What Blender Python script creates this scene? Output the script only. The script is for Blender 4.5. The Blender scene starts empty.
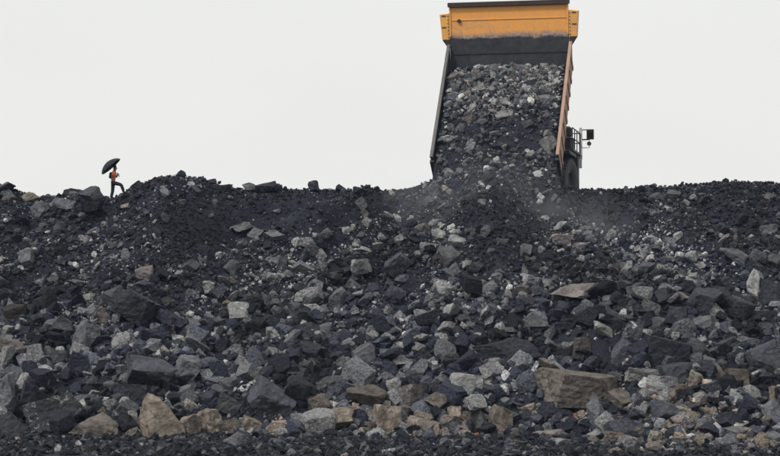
import bpy, bmesh, math, random
import numpy as np
from mathutils import Vector, Matrix, Euler

# ------------------------------------------------------------------ camera, sky, sun, exposure
scene = bpy.context.scene
F = 2320.0                      # focal length in photo pixels (photo 780 wide)
CAM = np.array([0.0, -116.0, 3.5])
PITCH = math.atan((354 - 228) / F)
cam_d = bpy.data.cameras.new('camera')
cam_d.sensor_width = 36.0
cam_d.lens = 36.0 * F / 780.0
cam_d.clip_start = 0.5
cam_d.clip_end = 6000.0
cam = bpy.data.objects.new('camera', cam_d)
scene.collection.objects.link(cam)
cam.location = CAM
cam.rotation_euler = (math.pi / 2 + PITCH, 0, 0)
scene.camera = cam

SUN_EL, SUN_AZ = math.radians(49), math.radians(-46)     # veiled sun behind the camera, to its left
w = bpy.data.worlds.new('World')
scene.world = w
w.use_nodes = True
nt = w.node_tree
nt.nodes.clear()
sky = nt.nodes.new('ShaderNodeTexSky')
sky.sky_type = 'NISHITA'
sky.sun_disc = False
sky.sun_elevation = SUN_EL
sky.sun_rotation = math.pi - SUN_AZ
sky.dust_density = 4.0
bg1 = nt.nodes.new('ShaderNodeBackground')
bg1.inputs['Strength'].default_value = 0.05
nt.links.new(sky.outputs[0], bg1.inputs['Color'])
bg2 = nt.nodes.new('ShaderNodeBackground')               # the closed cloud deck
bg2.inputs['Color'].default_value = (0.868, 0.872, 0.852, 1)
bg2.inputs['Strength'].default_value = 0.705
mx = nt.nodes.new('ShaderNodeMixShader')
mx.inputs[0].default_value = 0.97
wo = nt.nodes.new('ShaderNodeOutputWorld')
wtc = nt.nodes.new('ShaderNodeTexCoord'); wno = nt.nodes.new('ShaderNodeTexNoise'); wmp = nt.nodes.new('ShaderNodeMapping')
wmp.inputs['Scale'].default_value = (3, 3, 9); wno.inputs['Scale'].default_value = 1.6; wno.inputs['Detail'].default_value = 4
wmr = nt.nodes.new('ShaderNodeMapRange'); wmr.inputs['From Min'].default_value = .25; wmr.inputs['From Max'].default_value = .75; wmr.inputs['To Min'].default_value = .685; wmr.inputs['To Max'].default_value = .725
nt.links.new(wtc.outputs['Generated'], wmp.inputs['Vector']); nt.links.new(wmp.outputs[0], wno.inputs['Vector']); nt.links.new(wno.outputs['Fac'], wmr.inputs['Value']); nt.links.new(wmr.outputs[0], bg2.inputs['Strength'])
nt.links.new(bg1.outputs[0], mx.inputs[1])
nt.links.new(bg2.outputs[0], mx.inputs[2])
nt.links.new(mx.outputs[0], wo.inputs['Surface'])

sun_d = bpy.data.lights.new('sun', 'SUN')
sun_d.energy = 1.5
sun_d.angle = math.radians(10)
sun_d.color = (1.0, 0.985, 0.96)
sun = bpy.data.objects.new('sun', sun_d)
scene.collection.objects.link(sun)
sdir = Vector((math.sin(SUN_AZ) * math.cos(SUN_EL), -math.cos(SUN_AZ) * math.cos(SUN_EL), math.sin(SUN_EL)))
sun.rotation_euler = sdir.to_track_quat('Z', 'Y').to_euler()
sun.location = (20, -60, 60)

vs = scene.view_settings
vs.view_transform = 'Standard'
vs.look = 'None'
vs.exposure = 0.5
vs.gamma = 1.0
scene.render.engine = 'CYCLES'
cy = scene.cycles
cy.use_denoising = True
cy.max_bounces = 5
cy.diffuse_bounces = 3
cy.glossy_bounces = 2
cy.volume_bounces = 1
cy.use_adaptive_sampling = True
cy.adaptive_threshold = 0.01

rng = np.random.default_rng(7)
random.seed(7)
COL = scene.collection

# ------------------------------------------------------------------ pixel <-> world
CP, SP = math.cos(PITCH), math.sin(PITCH)
def ray(px, py):
    a, b = (px - 390) / F, (228 - py) / F
    return np.array([a, CP - b * SP, SP + b * CP])
def at(px, py, Y):                       # point on the plane y = Y seen at that pixel
    d = ray(px, py)
    t = (Y - CAM[1]) / d[1]
    return CAM + d * t
def project(x, y, z):
    dx, dy, dz = x - CAM[0], y - CAM[1], z - CAM[2]
    dep = dy * CP + dz * SP
    up = -dy * SP + dz * CP
    return 390 + F * dx / dep, 228 - F * up / dep

# ------------------------------------------------------------------ noise
def _hash(ix, iy, iz, s):
    h = (ix.astype(np.int64) * 374761393 + iy.astype(np.int64) * 668265263 + iz.astype(np.int64) * 2147483647 + s * 1274126177) & 0xFFFFFFFF
    h = ((h ^ (h >> 13)) * 1274126177) & 0xFFFFFFFF
    h = ((h ^ (h >> 16)) * 2246822519) & 0xFFFFFFFF
    return ((h ^ (h >> 15)) & 0xFFFFFF) / float(0xFFFFFF)
def vnoise(x, y, z=None, s=0):
    if z is None: z = np.zeros_like(x)
    ix, iy, iz = np.floor(x), np.floor(y), np.floor(z)
    fx, fy, fz = x - ix, y - iy, z - iz
    u, v, q = [f * f * f * (f * (f * 6 - 15) + 10) for f in (fx, fy, fz)]
    r = 0
    for a in (0, 1):
        for b in (0, 1):
            for c in (0, 1):
                wgt = (u if a else 1 - u) * (v if b else 1 - v) * (q if c else 1 - q)
                r = r + wgt * _hash(ix + a, iy + b, iz + c, s)
    return r * 2 - 1
def fbm(x, y, z=None, octv=4, s=0):
    r, a, f = 0, 1.0, 1.0
    for i in range(octv):
        r = r + a * vnoise(x * f + 13.7 * i, y * f - 7.1 * i, None if z is None else z * f, s + i)
        a *= 0.5; f *= 2.03
    return r / 1.8
def sstep(e0, e1, x):
    t = np.clip((x - e0) / (e1 - e0), 0, 1)
    return t * t * (3 - 2 * t)

# ------------------------------------------------------------------ the spoil heap as a height field
TOE, PLATEAU = -18.5, 11.25
crest_px = np.array([(-400,186),(-120,180),(-40,186),(0,185),(10,187),(22,193),(36,198),(48,199),(62,196),(78,193),(95,193),(104,198),(112,200),(118,198),
    (124,195),(135,188),(150,182),(165,178),(185,177),(200,179),(212,183),(230,189),(250,190),(290,190),(330,190),(380,191),(400,190),(412,187),
    (430,181),(450,178),(540,180),(565,186),(580,189),(620,190),(645,188),(690,185),(715,183),(750,183),(780,184),(830,186),(900,182),(1200,188)], float)
_c = np.array([at(a, b, 0.0) for a, b in crest_px])
CX, CZ = _c[:, 0], _c[:, 2]
def G(px, py, cx, cy_, rx, ry, ang=0):
    c, s = math.cos(math.radians(ang)), math.sin(math.radians(ang))
    dx, dy = px - cx, py - cy_
    u, v = (dx * c + dy * s) / rx, (-dx * s + dy * c) / ry
    return np.exp(-(u * u + v * v))
BULGE = [  # px, py, rx, ry, angle, metres
    (310,250,130,15,-24,1.25), (262,222,120,14,-15,-0.9), (120,262,110,14,-22,0.5), (60,285,80,10,-22,-0.4), (140,318,26,22,0,0.6), (150,372,50,22,0,0.4), (610,345,40,16,0,0.55), (610,378,60,8,0,-0.5),
    (497,232,38,75,4,1.25), (398,225,14,55,25,-0.6), (606,240,14,65,-22,-0.6), (500,366,60,8,0,-0.4), (505,345,45,12,0,0.6), (400,262,22,16,0,0.5), (395,288,28,10,0,-0.8), (580,292,34,9,0,0.6),
    (580,312,34,7,0,-0.5), (700,310,44,28,20,0.6), (745,222,55,22,20,-0.5), (62,212,40,9,8,0.3), (60,236,60,9,0,-0.4), (665,245,30,34,15,0.5), (175,198,45,14,0,0.35),
    (25,395,40,26,0,0.4), (274,395,32,30,0,0.3), (215,330,90,10,-20,0.4), (330,330,70,12,-24,-0.4), (440,330,60,12,14,0.4)]
def streak(px, py, su, sv, seed):            # talus streaks: they run down and outwards from the tipping points on the crest
    ang = np.where(px < 430, -0.48, 0.42)
    u, v = px * np.cos(ang) + py * np.sin(ang), -px * np.sin(ang) + py * np.cos(ang)
    return fbm(u / su, v / sv, None, 4, seed)
def H(x, y, fine=True):
    x = np.asarray(x, float); y = np.asarray(y, float)
    cz = np.interp(x, CX, CZ)
    toe = TOE + 1.3 * vnoise(x / 3.7, x * 0 + 1.7, None, 61) - 4.0 * sstep(7.5, 11.0, x)
    u = np.clip((y - toe) / -toe, -0.2, 1.0)
    wob = 1.0 + 0.08 * vnoise(x / 6.0, x * 0 + 3.3, None, 5)
    z_s = cz * np.where(u > 0, np.clip(u, 0, 1) ** (1.06 * wob), u * 0.02)
    px, py = project(x, y, z_s)
    bul = 0
    for b in BULGE:
        bul = bul + 1.45 * b[5] * G(px, py, b[0], b[1], b[2], b[3], b[4])
    fade = sstep(0.0, 0.12, u) * (0.2 + 0.8 * sstep(1.0, 0.88, u))
    n = 0.60 * fbm(x / 3.2, y / 2.6, None, 4, 11) + 0.5 * (0.45 - np.abs(fbm(x / 1.5 + 5, y / 1.2, None, 4, 31)))
    z_s = z_s + fade * (bul + n + 0.75 * streak(px, py, 150, 34, 71))
    back = sstep(0.0, 1.3, y)
    z = np.where(y > 0, cz * (1 - back) + PLATEAU * back + 0.1 * fbm(x / 2, y / 2, None, 3, 77) * back, z_s)
    z = z + 0.06 * fbm(x / 0.5, y / 0.5, None, 3, 51) * sstep(0.4, -0.8, y) * (1.0 if fine else 0.0)
    z = np.where(u <= 0, z * 0.4 - 0.02, z)
    return z
def hit(px, py):                          # where the pixel's ray meets the heap or the ground
    d = ray(px, py)
    ys = np.linspace(-44, 1.0, 1200)
    t = (ys - CAM[1]) / d[1]
    xs, zs = CAM[0] + d[0] * t, CAM[2] + d[2] * t
    below = zs < np.maximum(H(xs, ys, False), 0)
    i = int(np.argmax(below)) if below.any() else len(ys) - 25
    return np.array([xs[i], ys[i], max(zs[i], 0.0)])

# ------------------------------------------------------------------ helpers
def tag(o, label=None, cat=None, group=None, kind=None):
    if label: o['label'] = label
    if cat: o['category'] = cat
    if group: o['group'] = group
    if kind: o['kind'] = kind
    return o
def empty(name, loc=(0, 0, 0), rz=0.0):
    o = bpy.data.objects.new(name, None)
    o.location = loc; o.rotation_euler = (0, 0, rz); o.empty_display_size = 0.3
    COL.objects.link(o)
    return o
def mesh_np(name, V, Fc, mat, parent=None, tint=None, smooth=False):
    V = np.ascontiguousarray(V, np.float32); Fc = np.ascontiguousarray(Fc, np.int32)
    k = Fc.shape[1]
    me = bpy.data.meshes.new(name)
    me.vertices.add(len(V)); me.vertices.foreach_set('co', V.ravel())
    me.loops.add(Fc.size); me.loops.foreach_set('vertex_index', Fc.ravel())
    me.polygons.add(len(Fc)); me.polygons.foreach_set('loop_start', np.arange(0, Fc.size, k, dtype=np.int32))
    me.update(calc_edges=True)
    if not smooth: me.shade_flat()
    if tint is not None:
        a = me.color_attributes.new('tint', 'FLOAT_COLOR', 'POINT')
        t4 = np.ones((len(V), 4), np.float32); t4[:, :3] = tint
        a.data.foreach_set('color', t4.ravel())
    me.materials.append(mat)
    o = bpy.data.objects.new(name, me)
    o.parent = parent
    COL.objects.link(o)
    return o
class MB:
    """collects shapes for ONE mesh"""
    def __init__(s): s.v = []; s.f = []
    def add(s, vs, fs):
        n = len(s.v); s.v += [tuple(p) for p in vs]; s.f += [tuple(i + n for i in f) for f in fs]
    def hexa(s, p):                                   # 8 corners: bottom 4 ccw, top 4 ccw
        s.add(p, [(3,2,1,0),(4,5,6,7),(0,1,5,4),(1,2,6,5),(2,3,7,6),(3,0,4,7)])
    def box(s, x0, x1, y0, y1, z0, z1, fn=None):
        p = [(x0,y0,z0),(x1,y0,z0),(x1,y1,z0),(x0,y1,z0),(x0,y0,z1),(x1,y0,z1),(x1,y1,z1),(x0,y1,z1)]
        s.hexa([fn(*q) for q in p] if fn else p)
    def tube(s, pts, r, n=8, caps=True):
        pts = [Vector(p) for p in pts]
        rs = r if isinstance(r, (list, tuple)) else [r] * len(pts)
        vs_, fs = [], []
        for i, p in enumerate(pts):
            d = (pts[min(i + 1, len(pts) - 1)] - pts[max(i - 1, 0)]).normalized()
            a = d.orthogonal().normalized() if i == 0 else (a - d * a.dot(d)).normalized()
            b = d.cross(a)
            for k in range(n):
                t = 2 * math.pi * k / n
                vs_.append(p + (a * math.cos(t) + b * math.sin(t)) * rs[i])
        for i in range(len(pts) - 1):
            for k in range(n):
                k2 = (k + 1) % n
                fs.append((i*n+k, i*n+k2, (i+1)*n+k2, (i+1)*n+k))
        if caps:
            fs.append(tuple(range(n))[::-1]); fs.append(tuple((len(pts)-1)*n + k for k in range(n)))
        s.add(vs_, fs)
    def lathe(s, prof, axis_fn, n=48, closed=False):  # prof: (axial, radius)
        vs_, fs = [], []
        m = len(prof)
        for k in range(n):
            t = 2 * math.pi * k / n
            for a, r in prof: vs_.append(axis_fn(a, r * math.cos(t), r * math.sin(t)))
        for k in range(n):
            k2 = (k + 1) % n
            for i in range(m if closed else m - 1):
                i2 = (i + 1) % m
                fs.append((k*m+i, k*m+i2, k2*m+i2, k2*m+i))
        s.add(vs_, fs)
    def build(s, name, mat, parent=None, bevel=0.0, smooth=None):
        me = bpy.data.meshes.new(name)
        me.from_pydata([tuple(map(float, p)) for p in s.v], [], s.f)
        bm = bmesh.new(); bm.from_mesh(me)
        bmesh.ops.recalc_face_normals(bm, faces=bm.faces)
        if bevel:
            ed = [e for e in bm.edges if len(e.link_faces) == 2 and e.calc_face_angle(0) > 0.6]
            bmesh.ops.bevel(bm, geom=ed, offset=bevel, segments=1, affect='EDGES', clamp_overlap=True)
        if smooth is not None:
            for f_ in bm.faces: f_.smooth = True
            for e in bm.edges: e.smooth = e.calc_face_angle(9) < smooth if len(e.link_faces) == 2 else False
        bm.to_mesh(me); bm.free()
        me.materials.append(mat)
        o = bpy.data.objects.new(name, me); o.parent = parent
        COL.objects.link(o)
        return o

# ------------------------------------------------------------------ materials
def new_mat(name):
    m = bpy.data.materials.new(name); m.use_nodes = True
    t = m.node_tree; b = t.nodes['Principled BSDF']
    return m, t, b
def nd(t, typ, **kw):
    n = t.nodes.new(typ)
    for k, v in kw.items():
        if k in n.inputs: n.inputs[k].default_value = v
        else: setattr(n, k, v)
    return n
def noise(t, vec, scale, detail=5, rough=0.6, dist=0.0):
    n = nd(t, 'ShaderNodeTexNoise'); n.inputs['Scale'].default_value = scale
    n.inputs['Detail'].default_value = detail; n.inputs['Roughness'].default_value = rough; n.inputs['Distortion'].default_value = dist
    t.links.new(vec, n.inputs['Vector'])
    return n.outputs['Fac']
def ramp(t, fac, a, b):
    n = nd(t, 'ShaderNodeMapRange'); n.inputs['From Min'].default_value = a; n.inputs['From Max'].default_value = b
    t.links.new(fac, n.inputs['Value'])
    return n.outputs[0]
def mixc(t, fac, A, B, mode='MIX'):
    n = nd(t, 'ShaderNodeMix', data_type='RGBA', blend_type=mode)
    for val, i in ((fac, 0), (A, 6), (B, 7)):
        if hasattr(val, 'is_linked') or hasattr(val, 'links'): t.links.new(val, n.inputs[i])
        elif i == 0: n.inputs[0].default_value = val
        else: n.inputs[i].default_value = (*val, 1)
    return n.outputs[2]
def math_n(t, op, a, b):
    n = nd(t, 'ShaderNodeMath', operation=op)
    for i, val in enumerate((a, b)):
        if hasattr(val, 'links'): t.links.new(val, n.inputs[i])
        else: n.inputs[i].default_value = val
    return n.outputs[0]
def bump(t, b, h, strength, dist):
    n = nd(t, 'ShaderNodeBump'); n.inputs['Strength'].default_value = strength; n.inputs['Distance'].default_value = dist
    t.links.new(h, n.inputs['Height']); t.links.new(n.outputs[0], b.inputs['Normal'])

def mixv(t, v, amt):                     # warp a coordinate with noise so cell edges are not straight
    n = nd(t, 'ShaderNodeTexNoise'); n.inputs['Scale'].default_value = 3.0; n.inputs['Detail'].default_value = 3
    t.links.new(v, n.inputs['Vector'])
    s_ = nd(t, 'ShaderNodeVectorMath', operation='SCALE'); s_.inputs['Scale'].default_value = amt
    t.links.new(n.outputs['Color'], s_.inputs[0])
    a_ = nd(t, 'ShaderNodeVectorMath', operation='ADD'); t.links.new(v, a_.inputs[0]); t.links.new(s_.outputs[0], a_.inputs[1])
    return a_.outputs[0]
PAL = {'d': (.018,.021,.032), 'b': (.056,.061,.075), 'g': (.136,.139,.148), 'p': (.315,.315,.31), 'w': (.54,.54,.52), 't': (.27,.225,.18),
       'n': (.155,.132,.112), 'o': (.34,.145,.07), 'k': (.215,.19,.18), 's': (.05,.053,.063)}
ROCK = {}
def make_rock_mat(k):
    c = PAL[k]
    m, t, b = new_mat('rock_' + {'d':'coal','b':'blue_shale','g':'grey_shale','p':'pale_grey','w':'chalky','t':'tan_sandstone','n':'brown','o':'rust','k':'pinkish','s':'white_veined'}[k])
    tc = nd(t, 'ShaderNodeTexCoord').outputs['Object']
    oi = nd(t, 'ShaderNodeObjectInfo')
    off = nd(t, 'ShaderNodeVectorMath', operation='ADD')
    t.links.new(tc, off.inputs[0])
    sc = nd(t, 'ShaderNodeVectorMath', operation='SCALE'); sc.inputs[0].default_value = (37, 51, 23)
    t.links.new(oi.outputs['Random'], sc.inputs['Scale']); t.links.new(sc.outputs[0], off.inputs[1])
    v = off.outputs[0]
    n1 = noise(t, v, 1.6, 6, 0.65, 0.6)
    n2 = noise(t, v, 7.0, 8, 0.75)
    n3 = noise(t, v, 34.0, 4, 0.7)
    dark = tuple(x * 0.42 for x in c); lite = tuple(min(x * 1.55 + 0.015, .8) for x in c)
    col = mixc(t, ramp(t, n1, 0.33, 0.68), dark, lite)
    col = mixc(t, math_n(t, 'MULTIPLY', ramp(t, n2, 0.50, 0.66), 0.6), col, tuple(x * 0.8 + 0.07 for x in c))      # dusty grain
    n6 = noise(t, v, 24.0, 5, 0.75)
    col = mixc(t, math_n(t, 'MULTIPLY', ramp(t, n6, 0.50, 0.62), 0.65), col, tuple(x * 0.45 for x in c))                  # pits and cracks
    if k in 'tnpwk':
        n4 = noise(t, v, 2.6, 4, 0.6, 1.2)
        col = mixc(t, math_n(t, 'MULTIPLY', ramp(t, n4, 0.50, 0.70), 0.6), col, (0.055, 0.056, 0.062))                # coal dust smears
        n5 = noise(t, v, 3.7, 3, 0.6, 0.5)
        col = mixc(t, math_n(t, 'MULTIPLY', ramp(t, n5, 0.58, 0.75), 0.5), col, (c[0] * 1.1, c[1] * 0.85, c[2] * 0.6))  # iron stain
    if k in 'sdbg':
        vn = noise(t, v, 2.1, 8, 0.75, 1.8)
        f = ramp(t, vn, *((0.55, 0.595) if k == 's' else (0.66, 0.76)))
        col = mixc(t, math_n(t, 'MULTIPLY', f, 0.9 if k == 's' else 0.4), col, (.5, .5, .49) if k == 's' else (.22, .22, .22))
    hv = nd(t, 'ShaderNodeHueSaturation')
    t.links.new(col, hv.inputs['Color'])
    t.links.new(math_n(t, 'ADD', math_n(t, 'MULTIPLY', oi.outputs['Random'], 0.5), 0.75), hv.inputs['Value'])
    t.links.new(hv.outputs[0], b.inputs['Base Color'])
    b.inputs['Roughness'].default_value = 0.62 if k in 'dbs' else 0.85
    b.inputs['Specular IOR Level'].default_value = 0.4 if k in 'dbs' else 0.25
    vo = nd(t, 'ShaderNodeTexVoronoi'); vo.inputs['Scale'].default_value = 3.6; t.links.new(mixv(t, v, 0.35), vo.inputs['Vector'])
    hh = math_n(t, 'ADD', math_n(t, 'ADD', math_n(t, 'MULTIPLY', n2, 0.6), math_n(t, 'MULTIPLY', n3, 0.25)), math_n(t, 'MULTIPLY', vo.outputs['Distance'], 0.8))
    bump(t, b, hh, 1.0, 0.16)
    ROCK[k] = m
for k in PAL: make_rock_mat(k)

def make_rubble_mat(name):
    m, t, b = new_mat(name)
    at_ = nd(t, 'ShaderNodeAttribute', attribute_name='tint')
    pos = nd(t, 'ShaderNodeNewGeometry').outputs['Position']
    n1 = noise(t, pos, 9.0, 5, 0.65)
    col = mixc(t, 1.0, at_.outputs['Color'], mixc(t, ramp(t, n1, 0.3, 0.7), (.35, .35, .37), (1.9, 1.88, 1.84)), 'MULTIPLY')
    n9 = noise(t, pos, 32.0, 5, 0.75)
    col = mixc(t, 1.0, col, mixc(t, ramp(t, n9, 0.42, 0.62), (1.35, 1.35, 1.35), (.45, .45, .46)), 'MULTIPLY')       # pits and grit
    t.links.new(col, b.inputs['Base Color'])
    b.inputs['Roughness'].default_value = 0.75
    b.inputs['Specular IOR Level'].default_value = 0.3
    vo = nd(t, 'ShaderNodeTexVoronoi'); vo.inputs['Scale'].default_value = 6.0; t.links.new(mixv(t, pos, 0.25), vo.inputs['Vector'])
    bump(t, b, math_n(t, 'ADD', noise(t, pos, 20.0, 4, 0.7), vo.outputs['Distance']), 0.9, 0.10)
    return m
M_RUB = make_rubble_mat('rubble_stone')

m, t, b = new_mat('coal_fines')
pos = nd(t, 'ShaderNodeNewGeometry').outputs['Position']
n1 = noise(t, pos, 0.35, 4, 0.6, 0.5); n2 = noise(t, pos, 3.0, 6, 0.7); n3 = noise(t, pos, 17.0, 4, 0.7)
col = mixc(t, ramp(t, n1, 0.35, 0.7), (.0085, .0100, .0165), (.027, .030, .041))
col = mixc(t, math_n(t, 'MULTIPLY', ramp(t, n2, 0.45, 0.7), 0.6), col, (.042, .046, .057))
col = mixc(t, math_n(t, 'MULTIPLY', ramp(t, n3, 0.56, 0.72), 0.6), col, (.095, .097, .104))
t.links.new(col, b.inputs['Base Color']); b.inputs['Roughness'].default_value = 0.9; b.inputs['Specular IOR Level'].default_value = 0.2
bump(t, b, math_n(t, 'ADD', math_n(t, 'MULTIPLY', n2, 0.6), math_n(t, 'MULTIPLY', n3, 0.4)), 1.0, 0.14)
M_FINES = m

def paint(name, base, dirt, amount=0.5, rough=0.5, metal=0.0, scale=1.5):
    m, t, b = new_mat(name)
    tc = nd(t, 'ShaderNodeTexCoord').outputs['Object']
    n1 = noise(t, tc, scale, 6, 0.7, 0.6); n2 = noise(t, tc, scale * 9, 4, 0.7)
    f = math_n(t, 'MULTIPLY', ramp(t, math_n(t, 'ADD', math_n(t, 'MULTIPLY', n1, .7), math_n(t, 'MULTIPLY', n2, .3)), 0.42, 0.68), amount)
    t.links.new(mixc(t, f, base, dirt), b.inputs['Base Color'])
    b.inputs['Roughness'].default_value = rough; b.inputs['Metallic'].default_value = metal
    bump(t, b, n2, 0.15, 0.02)
    return m
M_ORANGE = paint('orange_paint', (.93, .45, .11), (.56, .34, .19), 0.55, 0.5)
M_SIDE = paint('dust_faded_side_paint', (.42, .26, .18), (.24, .18, .155), 0.8, 0.8, 0, 2.0)
M_STEEL = paint('scuffed_dark_steel', (.030, .031, .036), (.085, .08, .078), 0.7, 0.55, 0.2, 2.5)
M_BROWN = paint('dark_rusty_edge', (.045, .03, .026), (.09, .055, .04), 0.6, 0.7, 0, 3)
M_RIM = paint('bare_rim_steel', (.13, .125, .12), (.06, .056, .053), 0.8, 0.6, 0.3, 3)
M_RUBBER = paint('dusty_rubber', (.035, .036, .04), (.10, .098, .095), 0.7, 0.85, 0, 2)
M_BLACK = paint('black_metal', (.018, .019, .022), (.05, .05, .05), 0.5, 0.6, 0, 3)
M_WHITE = paint('pale_grey_paint', (.55, .55, .53), (.25, .24, .22), 0.5, 0.6, 0, 3)
m, t, b = new_mat('dark_glass'); b.inputs['Base Color'].default_value = (.03, .035, .04, 1); b.inputs['Roughness'].default_value = 0.08; M_GLASS = m
m, t, b = new_mat('mirror_glass'); b.inputs['Base Color'].default_value = (.5, .5, .5, 1); b.inputs['Metallic'].default_value = 1; b.inputs['Roughness'].default_value = 0.1; M_MIRROR = m

# headboard: paint above the load line, coal-blackened steel below it (a stain with its own ragged edge)
m, t, b = new_mat('headboard_paint_and_coal_stain')
tc = nd(t, 'ShaderNodeUVMap').outputs[0]
sx = nd(t, 'ShaderNodeSeparateXYZ'); t.links.new(tc, sx.inputs[0])
n1 = noise(t, tc, 1.1, 5, 0.65, 0.4); n2 = noise(t, tc, 5.0, 6, 0.75, 0.5); n3 = noise(t, tc, 2.2, 6, 0.7, 0.8)
hgt = math_n(t, 'ADD', sx.outputs['Y'], math_n(t, 'ADD', math_n(t, 'MULTIPLY', math_n(t, 'SUBTRACT', n1, 0.5), 0.45), math_n(t, 'MULTIPLY', math_n(t, 'SUBTRACT', n2, 0.5), 0.4)))
org = mixc(t, math_n(t, 'MULTIPLY', ramp(t, n3, 0.45, 0.72), 0.45), (.95, .42, .09), (.68, .36, .18))
org = mixc(t, math_n(t, 'MULTIPLY', ramp(t, n2, 0.60, 0.72), 0.6), org, (.36, .27, .22))
n7 = noise(t, tc, 0.9, 7, 0.75, 1.2)
org = mixc(t, math_n(t, 'MULTIPLY', math_n(t, 'MULTIPLY', ramp(t, n7, 0.50, 0.66), ramp(t, hgt, 1.5, 0.2)), 0.75), org, (.40, .30, .27))
mp = nd(t, 'ShaderNodeMapping'); mp.inputs['Scale'].default_value = (9, .5, 1); t.links.new(tc, mp.inputs['Vector'])
n8 = noise(t, mp.outputs[0], 1.0, 5, 0.7)
org = mixc(t, math_n(t, 'MULTIPLY', ramp(t, n8, 0.57, 0.70), 0.5), org, (.42, .24, .13))
scuff = mixc(t, ramp(t, n2, 0.4, 0.6), (.52, .40, .34), (.12, .10, .10))
blk = mixc(t, ramp(t, n3, 0.35, 0.7), (.020, .021, .027), (.055, .055, .062))
col = mixc(t, ramp(t, hgt, 0.08, 0.34), scuff, org)
col = mixc(t, ramp(t, hgt, -0.04, 0.03), blk, col)
t.links.new(col, b.inputs['Base Color']); b.inputs['Roughness'].default_value = 0.55
bump(t, b, n2, 0.2, 0.02)
M_HEAD = m

# ------------------------------------------------------------------ ground and heap
def grid_mesh(name, xs, ys, zf, mat):
    X, Y = np.meshgrid(xs, ys)
    Z = zf(X, Y)
    n, mm = len(ys), len(xs)
    V = np.stack([X, Y, Z], -1).reshape(-1, 3)
    i = np.arange((n - 1) * mm).reshape(n - 1, mm)[:, :-1].ravel()
    Fc = np.stack([i, i + 1, i + mm + 1, i + mm], -1)
    return mesh_np(name, V, Fc, mat, smooth=True)
def symx(a, n_out): return np.concatenate([-np.geomspace(70, a, n_out)[:-1], np.linspace(-a, a, int(2 * a / 0.115)), np.geomspace(a, 70, n_out)[1:]])
heap = grid_mesh('spoil_heap_terrain', symx(23.0, 26), np.concatenate([np.linspace(-25.0, 1.6, 226), np.linspace(1.9, 16, 40), np.geomspace(17, 120, 14)]), lambda X, Y: H(X, Y), M_FINES)
tag(heap, 'dark slope of coal fines and shale spoil under the tipped rocks', kind='structure')
ground = grid_mesh('ground', np.concatenate([-np.geomspace(2500, 26, 16), np.linspace(-24, 24, 160), np.geomspace(26, 2500, 16)]),
                   np.concatenate([-np.geomspace(900, 46, 10), np.linspace(-44, -10, 114), np.array([0, 40, 300, 2500])]),
                   lambda X, Y: np.where((np.abs(X) < 25) & (Y > -46) & (Y < -9), 0.10 * fbm(X / 1.7, Y / 2.5, None, 4, 91), 0.0), M_FINES)
tag(ground, 'flat black gravelly ground in front of the heap', kind='structure')

# ------------------------------------------------------------------ rock shapes
def ico(level):
    bm = bmesh.new(); bmesh.ops.create_icosphere(bm, subdivisions=level, radius=1.0)
    bm.verts.ensure_lookup_table()
    V = np.array([v.co[:] for v in bm.verts]); Fc = np.array([[v.index for v in f.verts] for f in bm.faces])
    bm.free(); return V, Fc
ICO = {k: ico(k) for k in (3, 4, 5, 6)}
def rot_rand(r):
    q = r.normal(size=4); q /= np.linalg.norm(q)
    a, b_, c, d = q
    return np.array([[1-2*(c*c+d*d), 2*(b_*c-a*d), 2*(b_*d+a*c)], [2*(b_*c+a*d), 1-2*(b_*b_+d*d), 2*(c*d-a*b_)], [2*(b_*d-a*c), 2*(c*d+a*b_), 1-2*(b_*b_+c*c)]])
def chop(V, r, extra, lo=0.35, hi=0.75, tilt=None):
    """cut a ball with near-orthogonal and random planes: a blocky, angular rock"""
    V = V.copy()
    R = rot_rand(r) if tilt is None else tilt
    N = []
    for i in range(3):
        for s in (1, -1):
            n = R[:, i] * s + r.normal(size=3) * 0.16
            N.append((n / np.linalg.norm(n), r.uniform(lo, hi)))
    for _ in range(extra):
        n = r.normal(size=3); n /= np.linalg.norm(n)
        N.append((n, r.uniform(0.55, 0.85)))
    for _ in range(2):
        for n, d in N:
            e = V @ n - d
            V -= np.outer(np.maximum(e, 0), n)
    return V
def block_rot(r, t=0.5):
    return np.array(Euler((r.normal() * t, r.normal() * t, r.uniform(0, 6.28))).to_matrix())
def rock_verts(r, level, wx, wy, wz, rough=0.05, slab=False, peak=None, boxy=False):
    V0, Fc = ICO[level]
    V = chop(V0, r, 1 if boxy else int(r.integers(3, 8)), tilt=np.array(Euler((0.05, 0.03, 0.12)).to_matrix()) if boxy else block_rot(r, 0.35 if slab else 0.6))
    if peak:                                  # a rock that narrows to a point: (where the point stands, how sharp)
        zt = np.clip((V[:, 2] - V[:, 2].min()) / np.ptp(V[:, 2]), 0, 1)
        V[:, 0] = V[:, 0] * (1 - peak[1] * zt) + peak[0] * zt * 0.8
        V[:, 1] *= (1 - 0.5 * peak[1] * zt)
    s = r.uniform(0, 90)
    if level >= 3:
        d = -0.5 * rough * np.abs(fbm(V[:, 0] * 4.1 + s, V[:, 1] * 4.1 + 7, V[:, 2] * 4.1, 3, 13)) * 2 + fbm(V[:, 0] * 2.3 + s, V[:, 1] * 2.3, V[:, 2] * 2.3, 3, 3) * rough + fbm(V[:, 0] * 7 + s, V[:, 1] * 7, V[:, 2] * 7, 3, 8) * rough * 0.6
        lay = np.round((V[:, 2] + 0.25 * V[:, 0] + s) * 5) - (V[:, 2] + 0.25 * V[:, 0] + s) * 5     # broken bedding steps
        V = V * (1 + d + (0.007 if level >= 5 else 0.015) * lay)[:, None]
    mn, mxx = V.min(0), V.max(0)
    V = (V - (mn + mxx) / 2) / (mxx - mn)
    return V * np.array([wx, wy, wz]), Fc

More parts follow.
